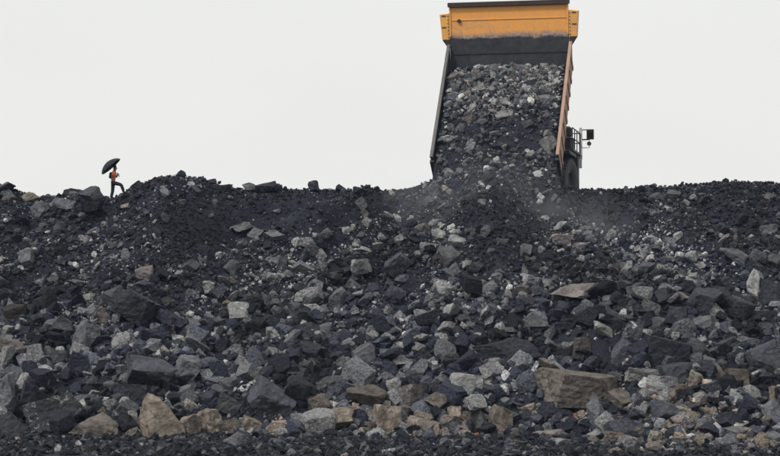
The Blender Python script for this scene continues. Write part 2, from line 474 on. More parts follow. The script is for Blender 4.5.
# px, py, width, height in the photo; class; tilt in degrees; own label
R0 = [
 (159,424,50,48,'t',0,'tall pointed tan sandstone boulder standing at the foot of the slope'),
 (55,412,58,38,'s',24,'dark tilted block speckled with white at the foot of the slope'),
 (97,427,46,28,'n',-8,'low grey-brown boulder between the white-speckled block and the pointed tan boulder'),
 (8,397,27,38,'g',0,'tall rounded grey boulder beside a black cube-like block'),
 (17,376,26,19,'g',0,0),(10,347,32,19,'k',-8,'wide pale brownish boulder low on the slope, smooth topped'),(28,353,20,12,'g',0,0),(48,354,13,13,'g',0,0),(61,358,16,13,'b',0,0),(48,370,17,18,'g',0,0),
 (67,373,20,16,'g',10,0),(28,401,22,34,'d',-6,'black cube-like block beside the tall rounded grey boulder'),(150,374,52,36,'b',-14,'broad dark blue-grey slab leaning on the lower slope'),
 (187,371,30,30,'g',-12,'angular grey boulder beside the broad leaning dark slab'),(185,396,26,18,'g',0,0),(131,399,32,24,'d',0,'smooth rounded black boulder behind the pointed tan boulder'),(152,393,16,13,'b',0,0),
 (191,430,24,26,'t',6,'squat tan boulder touching the pointed tan boulder'),(87,341,26,34,'g',0,'rough pitted grey boulder standing upright on the lower slope'),(121,372,14,12,'g',0,0),(93,383,12,12,'b',0,0),
 (134,420,12,17,'p',15,0),(166,405,12,9,'p',0,0),(106,402,9,8,'p',0,0),(57,437,10,10,'o',0,'small rust-brown stone in front of the white-speckled block'),(12,430,32,28,'b',0,0),(82,400,22,12,'g',18,0),
 (272,400,50,50,'b',14,'largest blue-grey boulder with a peaked top near the foot of the slope'),(326,423,54,28,'t',10,'wide tan boulder with rusty patches below the largest blue-grey boulder'),(315,405,28,18,'n',0,0),
 (209,425,24,26,'t',0,0),(231,427,26,18,'n',-6,0),(253,427,22,19,'t',0,0),(334,395,17,14,'b',0,0),(333,382,26,16,'g',20,0),(364,360,27,30,'g',12,'upright grey boulder with a flat dusty face on the lower slope'),
 (366,401,40,26,'n',0,'broad brown-grey boulder amid the tan boulders at the foot of the slope'),(388,426,26,34,'t',0,'upright tan block stained with rust at the foot of the slope'),(231,386,24,16,'g',0,0),(230,404,24,20,'g',0,0),(221,394,18,16,'b',0,0),
 (297,422,15,10,'p',-30,0),(209,403,18,20,'d',0,0),(340,364,10,13,'g',0,0),(396,353,12,14,'g',0,0),
 (465,386,34,24,'w',4,'whitish squared block, the palest large rock near the foot of the slope'),(412,396,34,26,'k',16,'pale pinkish-grey boulder next to the whitish squared block'),(437,403,26,22,'n',14,0),(456,418,20,24,'t',20,0),
 (432,428,34,16,'n',-6,0),(500,423,22,27,'t',0,'pale tan upright block alone on the black gravel edge'),(529,410,18,15,'t',-10,0),
 (580,392,84,38,'n',0,'very wide flat-faced brown block, the largest rock on the slope'),(597,416,27,40,'g',12,'upright grey boulder leaning on the very wide brown block'),(577,424,13,12,'k',0,0),(571,418,12,8,'o',0,0),
 (550,435,38,13,'k',-4,'long low pale stone on the black gravel below the very wide brown block'),(503,390,13,11,'p',0,0),(420,351,18,15,'p',-10,'pale angular stone alone in dark rubble on the lower slope'),(411,365,13,10,'g',0,0),(409,378,18,14,'b',0,0),
 (506,354,62,26,'d',0,'long dark ledge of broken coal on the lower slope'),(537,378,13,13,'g',0,0),(555,414,34,20,'d',0,'black boulder wedged under the very wide brown block'),(476,438,8,9,'o',0,'small bright orange stone on the black gravel'),(476,425,22,14,'d',0,0),
 (409,415,20,18,'n',0,0),(560,444,30,10,'p',0,0),
 (643,378,36,24,'p',-14,'pale grey faceted boulder beside a blue-grey block low on the slope'),(675,377,34,26,'b',8,'smooth blue-grey block beside the pale grey faceted boulder'),(716,378,22,20,'n',0,0),(738,380,23,19,'n',0,0),(621,400,28,22,'n',-36,'tilted rusty brown block among small brown stones'),
 (662,416,36,30,'b',-12,'blue-grey block lying among small brown stones'),(727,423,28,26,'d',-24,'dark tilted slab with squared corners among brown stones'),(734,437,26,17,'g',0,0),(763,445,38,24,'g',10,'rounded grey boulder on the ground among brown stones'),(624,427,27,14,'k',12,0),
 (613,438,12,13,'o',0,'brick-orange stone among brown and grey stones'),(702,399,20,12,'k',0,0),(661,398,17,9,'t',20,0),(762,362,36,36,'b',0,'large dark blue-grey boulder above the small brown stones'),(773,396,12,17,'t',10,0),(772,414,20,25,'g',0,0),
 (631,447,32,14,'k',-8,0),(697,440,17,13,'k',0,0),(592,438,18,15,'p',0,0),(700,424,28,12,'g',8,0),
 (630,341,22,34,'s',-6,'dark upright rock with a broad white vein down its face'),(668,351,46,28,'d',0,'big black boulder beside the white-veined rock'),(755,292,21,38,'p',8,'tall pale grey boulder standing high among dark rubble'),(770,296,28,28,'d',0,0),
 (702,304,36,28,'d',0,'large black angular boulder below the layered grey slab'),(705,326,28,24,'g',-16,0),(657,327,20,16,'g',0,0),(728,322,15,11,'p',-32,0),(677,317,20,17,'d',0,0),(681,298,17,12,'k',-20,0),
 (580,293,56,20,'k',6,'long pinkish-grey slab jutting out over dark fines'),(613,301,22,14,'g',10,0),(735,258,29,18,'g',-30,'layered grey slab with parallel ridges on the upper slope'),(756,260,17,17,'b',0,0),(773,263,15,15,'g',0,0),(718,352,40,18,'b',26,'dark tilted plank-like slab between two black boulders'),(667,291,18,13,'g',0,0),
 (445,290,18,15,'w',0,'chalky stone below the tipped load, whitest on the dark chute'),(450,315,13,18,'p',0,0),(500,330,12,14,'w',10,0),(534,324,25,20,'g',0,0),(421,316,14,11,'p',0,0),(490,286,12,10,'p',0,0),(542,283,18,9,'p',0,0),(522,291,18,10,'k',0,0),(558,297,14,11,'g',0,0),
 (449,258,20,20,'g',0,0),(525,272,7,13,'g',0,0),(499,309,7,6,'w',0,0),
 (361,269,25,23,'p',-18,'pale grey boulder with a rounded back halfway up the slope'),(397,266,26,30,'b',-40,'blue-grey block with a pale lower edge overhanging a hollow'),(337,300,17,21,'g',0,0),(300,312,25,22,'b',14,0),(270,334,13,14,'p',20,0),(305,335,27,20,'d',0,0),
 (228,280,19,9,'k',-10,0),(308,354,23,20,'d',0,0),(323,332,17,15,'g',0,0),(269,350,16,12,'b',0,0),(209,285,12,8,'p',-10,0),(321,299,15,11,'b',0,0),(345,315,13,7,'g',-12,0),
 (142,312,44,36,'d',0,'large rounded black boulder halfway up the slope'),(115,301,27,26,'b',20,'blue-grey boulder beside the large rounded black boulder'),(86,300,20,13,'p',8,0),(145,274,17,14,'k',0,0),(191,268,16,14,'b',0,0),(175,320,23,10,'p',-8,0),(192,328,16,16,'g',0,0),(176,340,22,11,'p',-6,0),
 (60,327,30,23,'g',-20,'grey wedge-shaped boulder above the rough pitted boulder'),(27,260,15,17,'g',0,0),(20,269,8,6,'w',0,0),(104,318,17,21,'k',24,0),(1,261,5,8,'w',0,0),(143,285,15,8,'b',0,0),(54,278,9,9,'p',0,0),(192,294,11,9,'g',0,0),(11,309,8,18,'g',0,0),
 (6,188,20,12,'d',14,0),(31,199,17,11,'t',0,'pale tan block on the crest among dark rocks'),(74,194,20,10,'d',-6,0),(91,197,23,17,'b',0,0),(65,206,27,14,'g',-8,0),(42,212,21,17,'g',0,0),(138,186,13,9,'d',0,0),(65,209,10,6,'p',0,0),(126,207,9,6,'k',0,0),(165,194,9,9,'g',0,0),(8,197,16,11,'g',0,0),
 (45,226,12,6,'g',-10,0),(115,258,9,6,'p',0,0),(267,187,20,10,'d',0,'dark humped boulder on the crest beside a flat grey one'),(252,188,17,8,'g',0,'flat grey boulder on the crest beside the dark humped one'),(314,187,11,10,'d',0,0),(360,191,14,7,'d',0,0),(212,183,9,7,'d',0,0),(222,189,21,10,'b',12,0),
 (241,228,20,10,'p',14,'pale flat stone alone on the dark fines below the crest'),(255,230,11,7,'g',-30,0),(365,216,9,13,'g',0,0),(274,236,20,10,'g',0,0),(378,247,11,8,'p',0,0),(347,231,10,7,'p',0,0),(397,219,8,8,'p',0,0),(360,236,9,7,'g',0,0),(305,245,15,5,'p',-12,0),(281,264,13,12,'g',0,0),(332,265,9,9,'g',0,0),
 (440,236,19,13,'p',-14,0),(458,243,20,13,'p',0,0),(428,248,15,9,'p',0,0),(445,254,17,14,'g',0,0),(560,226,15,9,'w',18,'whitish stone on the dusty slope beside the truck tyre'),(526,252,11,14,'g',0,0),(562,240,20,10,'k',0,0),(580,246,16,8,'k',10,0),
 (434,190,13,15,'g',0,0),(428,203,11,11,'g',0,0),(540,198,9,9,'w',0,0),(545,219,8,6,'p',0,0),(471,230,13,5,'p',8,0),(483,204,9,8,'p',0,0),(583,259,9,7,'p',0,0),(561,252,9,6,'p',0,0),(539,282,9,6,'w',0,0),
 (686,203,8,7,'p',0,0),(688,212,7,8,'g',0,0),(767,197,10,8,'k',10,0),(648,239,14,8,'p',10,0),(669,243,15,11,'g',0,0),(678,237,9,9,'p',0,0),(638,249,8,6,'p',0,0),(673,197,13,12,'g',0,0),(769,231,17,11,'g',0,0),(705,255,9,7,'w',-20,0),(656,198,14,9,'b',0,0),(722,240,11,4,'p',40,0),
 (640,189,9,6,'d',0,0),(731,185,8,6,'d',0,0),(700,266,10,7,'p',0,0),(697,283,9,6,'p',0,0),(655,215,10,8,'g',0,0),(610,268,13,7,'g',0,0),(637,290,14,12,'b',0,0),(645,270,18,14,'b',0,0),
]
CLS = {'d':'black','b':'dark blue-grey','g':'grey','p':'pale grey','w':'chalky white','t':'tan','n':'brown','o':'rust orange','k':'pinkish-brown','s':'white-veined dark'}
def zone(px, py):
    if py < 201: return 'on the crest of the spoil heap'
    if py > 385: return 'at the foot of the slope' if px < 600 else 'in the rubble below the big dark boulders'
    if 425 < px < 600 and py < 300: return 'on the dusty chute below the truck'
    if py < 270: return 'on the upper part of the slope'
    return 'on the middle of the slope'
hero_px = []
PEAK = {(159,424): (-.3, .85), (272,400): (-.45, .6), (597,416): (-.3, .5), (97,427): (.1, .45), (87,341): (0, .25), (60,327): (.3, .5), (187,371): (.2, .4)}
BOXY = {(580,392), (55,412), (465,386), (500,423), (364,360), (388,426), (28,401), (675,377), (738,380), (668,351)}
ANCH = [(159,424,'the pointed tan boulder'),(55,412,'the white-speckled block'),(8,397,'the tall rounded grey boulder'),(28,401,'the black cube-like block'),(150,374,'the broad leaning dark slab'),
 (131,399,'the smooth rounded black boulder'),(87,341,'the rough pitted boulder'),(272,400,'the largest blue-grey boulder'),(326,423,'the wide rust-patched tan boulder'),(364,360,'the upright flat-faced grey boulder'),
 (388,426,'the rust-stained upright tan block'),(465,386,'the whitish squared block'),(500,423,'the pale tan upright block'),(580,392,'the very wide brown block'),(506,354,'the long dark coal ledge'),(643,378,'the pale grey faceted boulder'),
 (621,400,'the tilted rusty brown block'),(662,416,'the blue-grey block among brown stones'),(727,423,'the dark tilted slab'),(763,445,'the rounded grey ground boulder'),(762,362,'the large dark boulder'),(630,341,'the white-veined rock'),(668,351,'the big black boulder'),
 (755,292,'the tall pale grey boulder'),(702,304,'the large black angular boulder'),(580,293,'the long pinkish-grey slab'),(735,258,'the layered grey slab'),(445,290,'the chalky stone'),(361,269,'the round-backed pale boulder'),
 (397,266,'the overhanging blue-grey block'),(142,312,'the large rounded black boulder'),(60,327,'the grey wedge-shaped boulder'),(31,199,'the pale tan crest block'),(267,187,'the dark humped crest boulder'),(241,228,'the pale flat stone on dark fines'),
 (560,226,'the whitish stone near the tyre'),(113,199,'the person'),(432,176,'the tail of the truck bed'),(575,188,'the truck tyre'),(420,351,'the pale stone alone in dark rubble'),(10,347,'the wide pale brownish boulder'),(476,438,'the small orange stone'),(613,438,'the brick-orange stone')]
BED_ANCH = [(546,146,'the largest pale rock in the truck bed'),(538,175,'the bright white stone at the lip of the truck bed'),(511,40,'the headboard of the truck bed'),(436,120,'the dark bare side wall of the truck bed')]
def near(px, py, anchors):
    a = min(anchors, key=lambda q_: math.hypot(q_[0] - px, (q_[1] - py) * 1.2))
    dx, dy = px - a[0], py - a[1]
    dist = math.hypot(dx, dy)
    if abs(dy) > abs(dx) * 0.8: rel_ = 'above' if dy < 0 else 'below'
    else: rel_ = 'beside'
    return (f'just {rel_}' if dist < 32 and rel_ != 'beside' else rel_ if dist < 45 else f'some way {rel_}') + ' ' + a[2]
def place_rock(px, py, wpx, hpx, k, tilt, label, bury=-0.22, pos=None, zone_txt=None, seed=None):
    r = np.random.default_rng(int(px * 131 + py * 7919 + (seed or 0)))
    p = hit(px, py) if pos is None else pos
    dep = p[1] - CAM[1]
    W, Hh = wpx * dep / F, hpx * dep / F
    D = r.uniform(0.75, 1.05) * (W * 0.5 + Hh * 0.5)
    lvl = 6 if wpx * hpx > 3000 else (5 if wpx * hpx > 420 else 4)
    a = math.radians(-tilt)
    ct, st = abs(math.cos(a)), abs(math.sin(a))
    if tilt:                                   # so that the tilted outline still fills W x H
        c2 = max(ct * ct - st * st, 0.35)
        w0, h0 = max((W * ct - Hh * st) / c2, W * 0.72), max((Hh * ct - W * st) / c2, Hh * 0.72)
    else: w0, h0 = W, Hh
    V, Fc = rock_verts(r, lvl, w0 * 1.14, D * 1.1, h0 * 1.22, 0.05 if (px, py) in BOXY else 0.085, wpx > 1.6 * hpx, PEAK.get((px, py)), (px, py) in BOXY)
    if tilt:
        x, z = V[:, 0] * math.cos(a) + V[:, 2] * math.sin(a), -V[:, 0] * math.sin(a) + V[:, 2] * math.cos(a)
        V = np.stack([x, V[:, 1], z], -1)
    o = mesh_np('boulder' if wpx >= 16 else 'stone', V, Fc, ROCK[k])
    o.location = (p[0], p[1] + D * bury, p[2] + (0.04 * Hh))
    if label: tag(o, label, 'boulder' if wpx >= 16 else 'stone')
    else:
        z = near(px, py, BED_ANCH) if zone_txt else near(px, py, ANCH)
        size = 'large' if wpx >= 18 else ('middling' if wpx >= 12 else 'small')
        form = 'flat' if wpx > 1.75 * hpx else ('upright' if hpx > 1.2 * wpx else ('slanting' if abs(tilt) > 12 else ''))
        txt = ' '.join(f'{size} {form} {CLS[k]} rock {z}'.split())
        tag(o, txt, 'rock', ('rocks in the truck bed' if zone_txt else f'{CLS[k]} rocks {zone(px, py)}'))
    o['area'] = wpx * hpx
    ROCKS.append(o)
    return o
ROCKS = []
for (px, py, wp, hp, k, tl, lb) in R0:
    place_rock(px, py, wp, hp, k, tl, lb or None)
    hero_px.append((px, py, wp, hp))

# fill in with more countable rocks where the photo is coarse
def coarse(px, py): return 0.06 + 0.94 * sstep(215, 375, py + 40 * streak(px, py, 130, 40, 15))
FINES = [(300,210,125,18,-8,1.2),(215,240,55,20,-24,1.0),(120,290,60,8,-24,.4),(395,290,30,12,0,.9),(330,330,70,10,-24,.6),(440,360,50,9,10,.5),(500,215,42,40,8,.8),(505,270,26,26,0,.7),(605,345,42,18,0,1.0),(740,225,30,26,0,.6),(620,205,45,16,0,.6),(150,300,46,26,0,.5),(500,345,50,18,0,.5),(170,205,70,24,0,.35)]
PALE = [(300,262,120,13,-24,.9),(447,262,22,40,0,1.0),(570,235,30,16,0,.9),(665,240,26,36,0,.8),(290,265,80,24,-22,.7),(700,265,20,24,0,.6),(120,265,70,24,0,.5),(540,285,50,12,0,.7),(490,290,40,14,0,.5),(345,240,40,14,-10,.5),(440,200,14,24,0,.5)]
BROWN = [(680,420,95,34,0,1.0),(430,425,90,16,0,.9),(240,426,110,13,0,.8),(570,428,40,14,0,.7),(10,350,24,12,0,.4)]
def field(L, px, py):
    s = 0
    for g in L: s = s + g[5] * G(px, py, g[0], g[1], g[2], g[3], g[4])
    return np.clip(s, 0, 1)
rr = np.random.default_rng(99)
made, tries = 0, 0
while len(R0) + made < 276 and tries < 6000:
    tries += 1
    px, py = rr.uniform(-8, 788), rr.uniform(205, 446)
    if rr.uniform() > coarse(px, py) * (1 - 0.9 * float(field(FINES, px, py))): continue
    br = float(field(BROWN, px, py))
    wp = rr.uniform(10, 17 + 9 * coarse(px, py)); hp = wp * rr.uniform(0.55, 0.95)
    if any(abs(px - a) < (wp + c) * 0.42 and abs(py - b_) < (hp + d) * 0.42 for a, b_, c, d in hero_px): continue
    if rr.uniform() < br: k = rr.choice(list('nntkgn'))
    else: k = rr.choice(list('ddbbgggp') if rr.uniform() > float(field(PALE, px, py)) else list('gpgp'))
    place_rock(px, py, wp, hp, str(k), float(rr.choice([0, 0, 15, -15, 25, -25])), None)
    hero_px.append((px, py, wp, hp)); made += 1
HP = np.array(hero_px)

# ------------------------------------------------------------------ uncounted rubble
PROTO = {}
pr = np.random.default_rng(5)
def hull_proto(n):
    """angular stone: convex hull of n points on a blocky super-ellipsoid, so every stone has 2n-4 faces"""
    D = []
    while len(D) < n:
        d = pr.normal(size=3); d /= np.linalg.norm(d)
        if all(np.dot(d, e) < math.cos(1.25 / math.sqrt(n) * 1.35) for e in D): D.append(d)
    D = np.array(D)
    V = D / ((np.abs(D) ** 3.2).sum(1) ** (1 / 3.2))[:, None]
    bm = bmesh.new()
    for p in V: bm.verts.new(p)
    bmesh.ops.convex_hull(bm, input=bm.verts)
    bmesh.ops.triangulate(bm, faces=bm.faces)
    bm.verts.ensure_lookup_table(); bm.verts.index_update()
    Vv = np.array([v.co[:] for v in bm.verts]); Ff = np.array([[v.index for v in f.verts] for f in bm.faces])
    bm.free()
    if len(Vv) != n or len(Ff) != 2 * n - 4: return hull_proto(n)
    return Vv / np.abs(Vv).max(), Ff
for lvl, nv_ in ((1, 9), (2, 14), (3, 24)):
    PROTO[lvl] = [hull_proto(nv_) for _ in range(48)]
PROTO[3] = []
for _ in range(60):
    V, Fc = rock_verts(pr, 3, 2, 2, 2, 0.07)
    PROTO[3].append((V, Fc))
def stones(name, P, size, tint, level, flat=0.75, parent=None, nrm_sink=0.15):
    r = np.random.default_rng(len(P))
    B = np.array([q_[0] for q_ in PROTO[level]]); FB = np.array([q_[1] for q_ in PROTO[level]])
    n, nv = len(P), B.shape[1]
    pick = r.integers(0, len(B), n)
    V = B[pick]
    asp = np.stack([r.uniform(0.75, 1.3, n), r.uniform(0.7, 1.2, n), r.uniform(0.45, 0.95, n) * flat / 0.75], -1)
    V = V * (asp * size[:, None] * 0.5)[:, None, :]
    ax, ay, az = r.normal(0.2, 0.7, n), r.normal(0, 0.7, n), r.uniform(0, 6.28, n)
    def rot(V, a, i, j):
        c, s = np.cos(a)[:, None], np.sin(a)[:, None]
        A, B_ = V[:, :, i] * c - V[:, :, j] * s, V[:, :, i] * s + V[:, :, j] * c
        V = V.copy(); V[:, :, i], V[:, :, j] = A, B_
        return V
    V = rot(rot(rot(V, az, 0, 1), ax, 1, 2), ay, 0, 2)
    V = V + P[:, None, :]
    V[:, :, 2] += (size * (nrm_sink + r.uniform(-.15, .3, n)))[:, None]
    Fc = (FB[pick] + (np.arange(n) * nv)[:, None, None]).reshape(-1, 3)
    T = np.repeat(tint, nv, 0)
    return mesh_np(name, V.reshape(-1, 3), Fc, M_RUB, parent, T)
def tints(r, px, py, n, bright=1.0):
    pale, brown = np.clip(field(PALE, px, py) + 0.30 * coarse(px, py), 0, 1), field(BROWN, px, py)
    pal = np.array([PAL[k] for k in 'dbgpwtnk'])
    wts = np.stack([0.52 - .34 * pale, 0.27 + 0 * pale, 0.16 + .26 * pale, 0.03 + 0.26 * pale, 0.003 + 0.02 * pale, .001 + .17 * brown, .004 + .42 * brown, .004 + .17 * brown], -1)
    wts = np.clip(wts, 0.001, None); wts /= wts.sum(1, keepdims=True)
    c = (wts.cumsum(1) < r.uniform(size=(n, 1))).sum(1).clip(0, 7)
    patch = np.clip(1.0 + 1.25 * streak(px, py, 90, 18, 41) + 0.6 * fbm(px / 50, py / 40, None, 3, 43), 0.3, 2.2) * (1 - 0.45 * field(FINES, px, py))
    return pal[c] * r.lognormal(-0.05, 0.35, (n, 1)) * patch[:, None] * bright
def scatter(name, n, smin, smax, power, level, y0, y1, seed, label, clus=0.6, avoid=0.8, toe=False, grow=0.4, lower=0.0, fines=0.85, cap=0.5, flat=0.75):
    r = np.random.default_rng(seed)
    x = r.uniform(-23, 23, n); y = r.uniform(y0, y1, n)
    on = y > TOE + 1.3 * vnoise(x / 3.7, x * 0 + 1.7, None, 61) - 4.0 * sstep(7.5, 11.0, x) - 0.2
    x, y = x[on], y[on]; n = len(x)
    z = np.maximum(H(x, y), 0.0 if not toe else -1)
    px, py = project(x, y, z)
    cl = 0.6 * fbm(x / 1.6, y / 1.6, None, 3, seed) + 1.3 * streak(px, py, 110, 20, 81)
    p = (1 - fines * field(FINES, px, py)) * np.clip(0.75 + clus * cl, 0.05, 1)
    p = p * (1 - lower + lower * coarse(px, py))
    if smax > 0.8: p = p * sstep(-0.8, -2.6, y)
    keep = r.uniform(size=n) < p
    if avoid:
        bad = np.zeros(n, bool)
        for a, b_, c, d in HP: bad |= ((px - a) / (c * 0.5)) ** 2 + ((py - b_) / (d * 0.5)) ** 2 < avoid
        keep &= ~bad
    if level > 1: keep &= ~((np.abs(px - 113) < 20) & (py < 203) & (y > -0.8))          # footing of the person
    x, y, z, px, py = [q[keep] for q in (x, y, z, px, py)]
    n = len(x)
    size = smin * (1 - r.uniform(size=n) * (1 - (smin / smax) ** power)) ** (-1 / power)
    size = size * (0.8 + grow * coarse(px, py))
    o = stones(name, np.stack([x, y, z], -1), size, np.minimum(tints(r, px, py, n), cap), level, flat)
    return tag(o, label, 'rubble', kind='stuff')
scatter('rock_rubble', 4500, 0.42, 1.15, 2.0, 3, -23.3, 0.0, 20, 'loose shale blocks packed between the boulders of the slope', avoid=0.9, grow=0.45, lower=0.93, cap=0.22)
scatter('slab_rubble', 6500, 0.38, 0.95, 1.9, 2, -23.3, -0.4, 25, 'sharp-edged flat shale slabs wedged between the boulders', avoid=0.9, grow=0.35, lower=0.85, cap=0.26, flat=0.5)
scatter('coarse_rubble', 19000, 0.20, 0.6, 1.7, 2, -23.5, 0.1, 21, 'fist to head sized broken shale and coal rubble over the slope', avoid=0.65, lower=0.55)
scatter('fine_rubble', 72000, 0.075, 0.27, 1.6, 1, -23.5, 1.0, 22, 'small broken shale and coal chips covering the slope', avoid=0.4, fines=0.6)
scatter('upper_rubble', 66000, 0.08, 0.26, 1.7, 1, -11.5, 1.0, 24, 'small grey chips and crumbs of shale on the upper slope', avoid=0.4, fines=0.65, clus=0.4)
r = np.random.default_rng(61)
n = 11000
x = r.uniform(-20, 20, n); y = r.uniform(-37, -17.0, n)
z = 0.10 * fbm(x / 1.7, y / 2.5, None, 4, 91)
size = 0.09 * (1 - r.uniform(size=n) * (1 - (0.09 / 0.42) ** 1.7)) ** (-1 / 1.7)
tt = np.array([PAL[k] for k in 'ddddbg'])[r.integers(0, 6, n)] * r.uniform(.35, .85, (n, 1))
lite = r.uniform(size=n) < 0.02
tt[lite] = np.array([PAL[k] for k in 'pkg'])[r.integers(0, 3, lite.sum())]
tag(stones('ground_gravel', np.stack([x, y, z], -1), size, tt, 1), 'loose black coal gravel on the flat ground before the slope', 'gravel', kind='stuff')

r = np.random.default_rng(62)
n = 620
x = r.uniform(6.5, 20, n); y = r.uniform(-35, -19, n)
on = r.uniform(size=n) < sstep(6.5, 9.5, x) * (0.35 + 0.65 * sstep(-35, -27, y)); x, y = x[on], y[on]; n = len(x)
size = 0.16 * (1 - r.uniform(size=n) * (1 - (0.16 / 0.85) ** 1.5)) ** (-1 / 1.5)
tt = np.array([PAL[k] for k in 'ngkbgtdp'])[r.integers(0, 8, n)] * r.uniform(.6, 1.1, (n, 1))
tag(stones('foot_rubble', np.stack([x, y, 0.05 * fbm(x, y)], -1), size, np.minimum(tt, .25), 2), 'brown and grey stones strewn on the ground beyond the foot of the slope', 'rubble', kind='stuff')

# ------------------------------------------------------------------ haul truck (local frame: +y forward, +x its right, origin on the ground under the rear axle)
YAW = -math.radians(11.6)
LIP = at(497, 172, 0.5)
TILT = math.radians(52)
HY, HZ = -1.25, LIP[2] + 1.0 * math.sin(TILT) - PLATEAU
def Bf(x, v, ww):                      # bed frame: x across, v from the hinge along the floor, w off the floor
    return (x, HY + v * math.cos(TILT) - ww * math.sin(TILT), HZ + v * math.sin(TILT) + ww * math.cos(TILT))
lip_l = Vector(Bf(0, -1.0, 0))
cyw, syw = math.cos(YAW), math.sin(YAW)
T0 = Vector((LIP[0] - (cyw * lip_l.x - syw * lip_l.y), 0.5 - (syw * lip_l.x + cyw * lip_l.y), PLATEAU))
truck = empty('haul_truck', T0, YAW)
tag(truck, 'orange mining haul truck tipping rock over the crest with its bed raised', 'truck')
def TW(p): return np.array([T0.x + cyw * p[0] - syw * p[1], T0.y + syw * p[0] + cyw * p[1], T0.z + p[2]])
def solve(fn, py, lo, hi):
    for _ in range(40):
        m_ = (lo + hi) / 2
        if project(*TW(fn(m_)))[1] > py: lo = m_
        else: hi = m_
    return m_
LF = solve(lambda v: Bf(0, v, 0), 69, 3, 10)                   # floor length ahead of the hinge
def hw(v): return 3.12 + 0.04 * (v + 1) / 9.6
# floor
q = MB(); q.hexa([Bf(-hw(-1), -1.0, -.12), Bf(hw(-1), -1.0, -.12), Bf(hw(LF), LF, -.12), Bf(-hw(LF), LF, -.12), Bf(-hw(-1), -1.0, 0), Bf(hw(-1), -1.0, 0), Bf(hw(LF), LF, 0), Bf(-hw(LF), LF, 0)])
bed = q.build('dump_bed', M_STEEL, truck, 0.01)
for xx in (-1.1, 1.1):
    q = MB(); q.box(xx - .2, xx + .2, -0.6, LF, -.6, -.122, Bf); q.build('floor_beam', M_SIDE, bed, 0.02)
for v in np.linspace(0.2, LF - 0.4, 7):
    q = MB(); q.box(-3.0, 3.0, v, v + 0.25, -.40, -.125, Bf); q.build('cross_member', M_SIDE, bed, 0.02)
HB = math.radians(42)                   # headboard leans forward of the floor's normal
def Hf(x, s, d):                        # headboard frame: s up the plate, d behind it
    return Bf(x, LF + s * math.sin(HB) + d * math.cos(HB), s * math.cos(HB) - d * math.sin(HB))
HS = solve(lambda s_: Hf(0, s_, 0), 5.5, 1, 5)
S_LINE = solve(lambda s_: Hf(0, s_, 0), 37, .5, 5)      # height the load has blackened the plate to
hs = [solve(lambda s_: Hf(0, s_, 0), p_, .3, 5) for p_ in (53, 46, 40, 38, 12.5, 11.5, 19, 26)]
def rimh(v): return 1.2 + (1.02 - 1.2) * (v + 1.0) / (LF + 1.0)
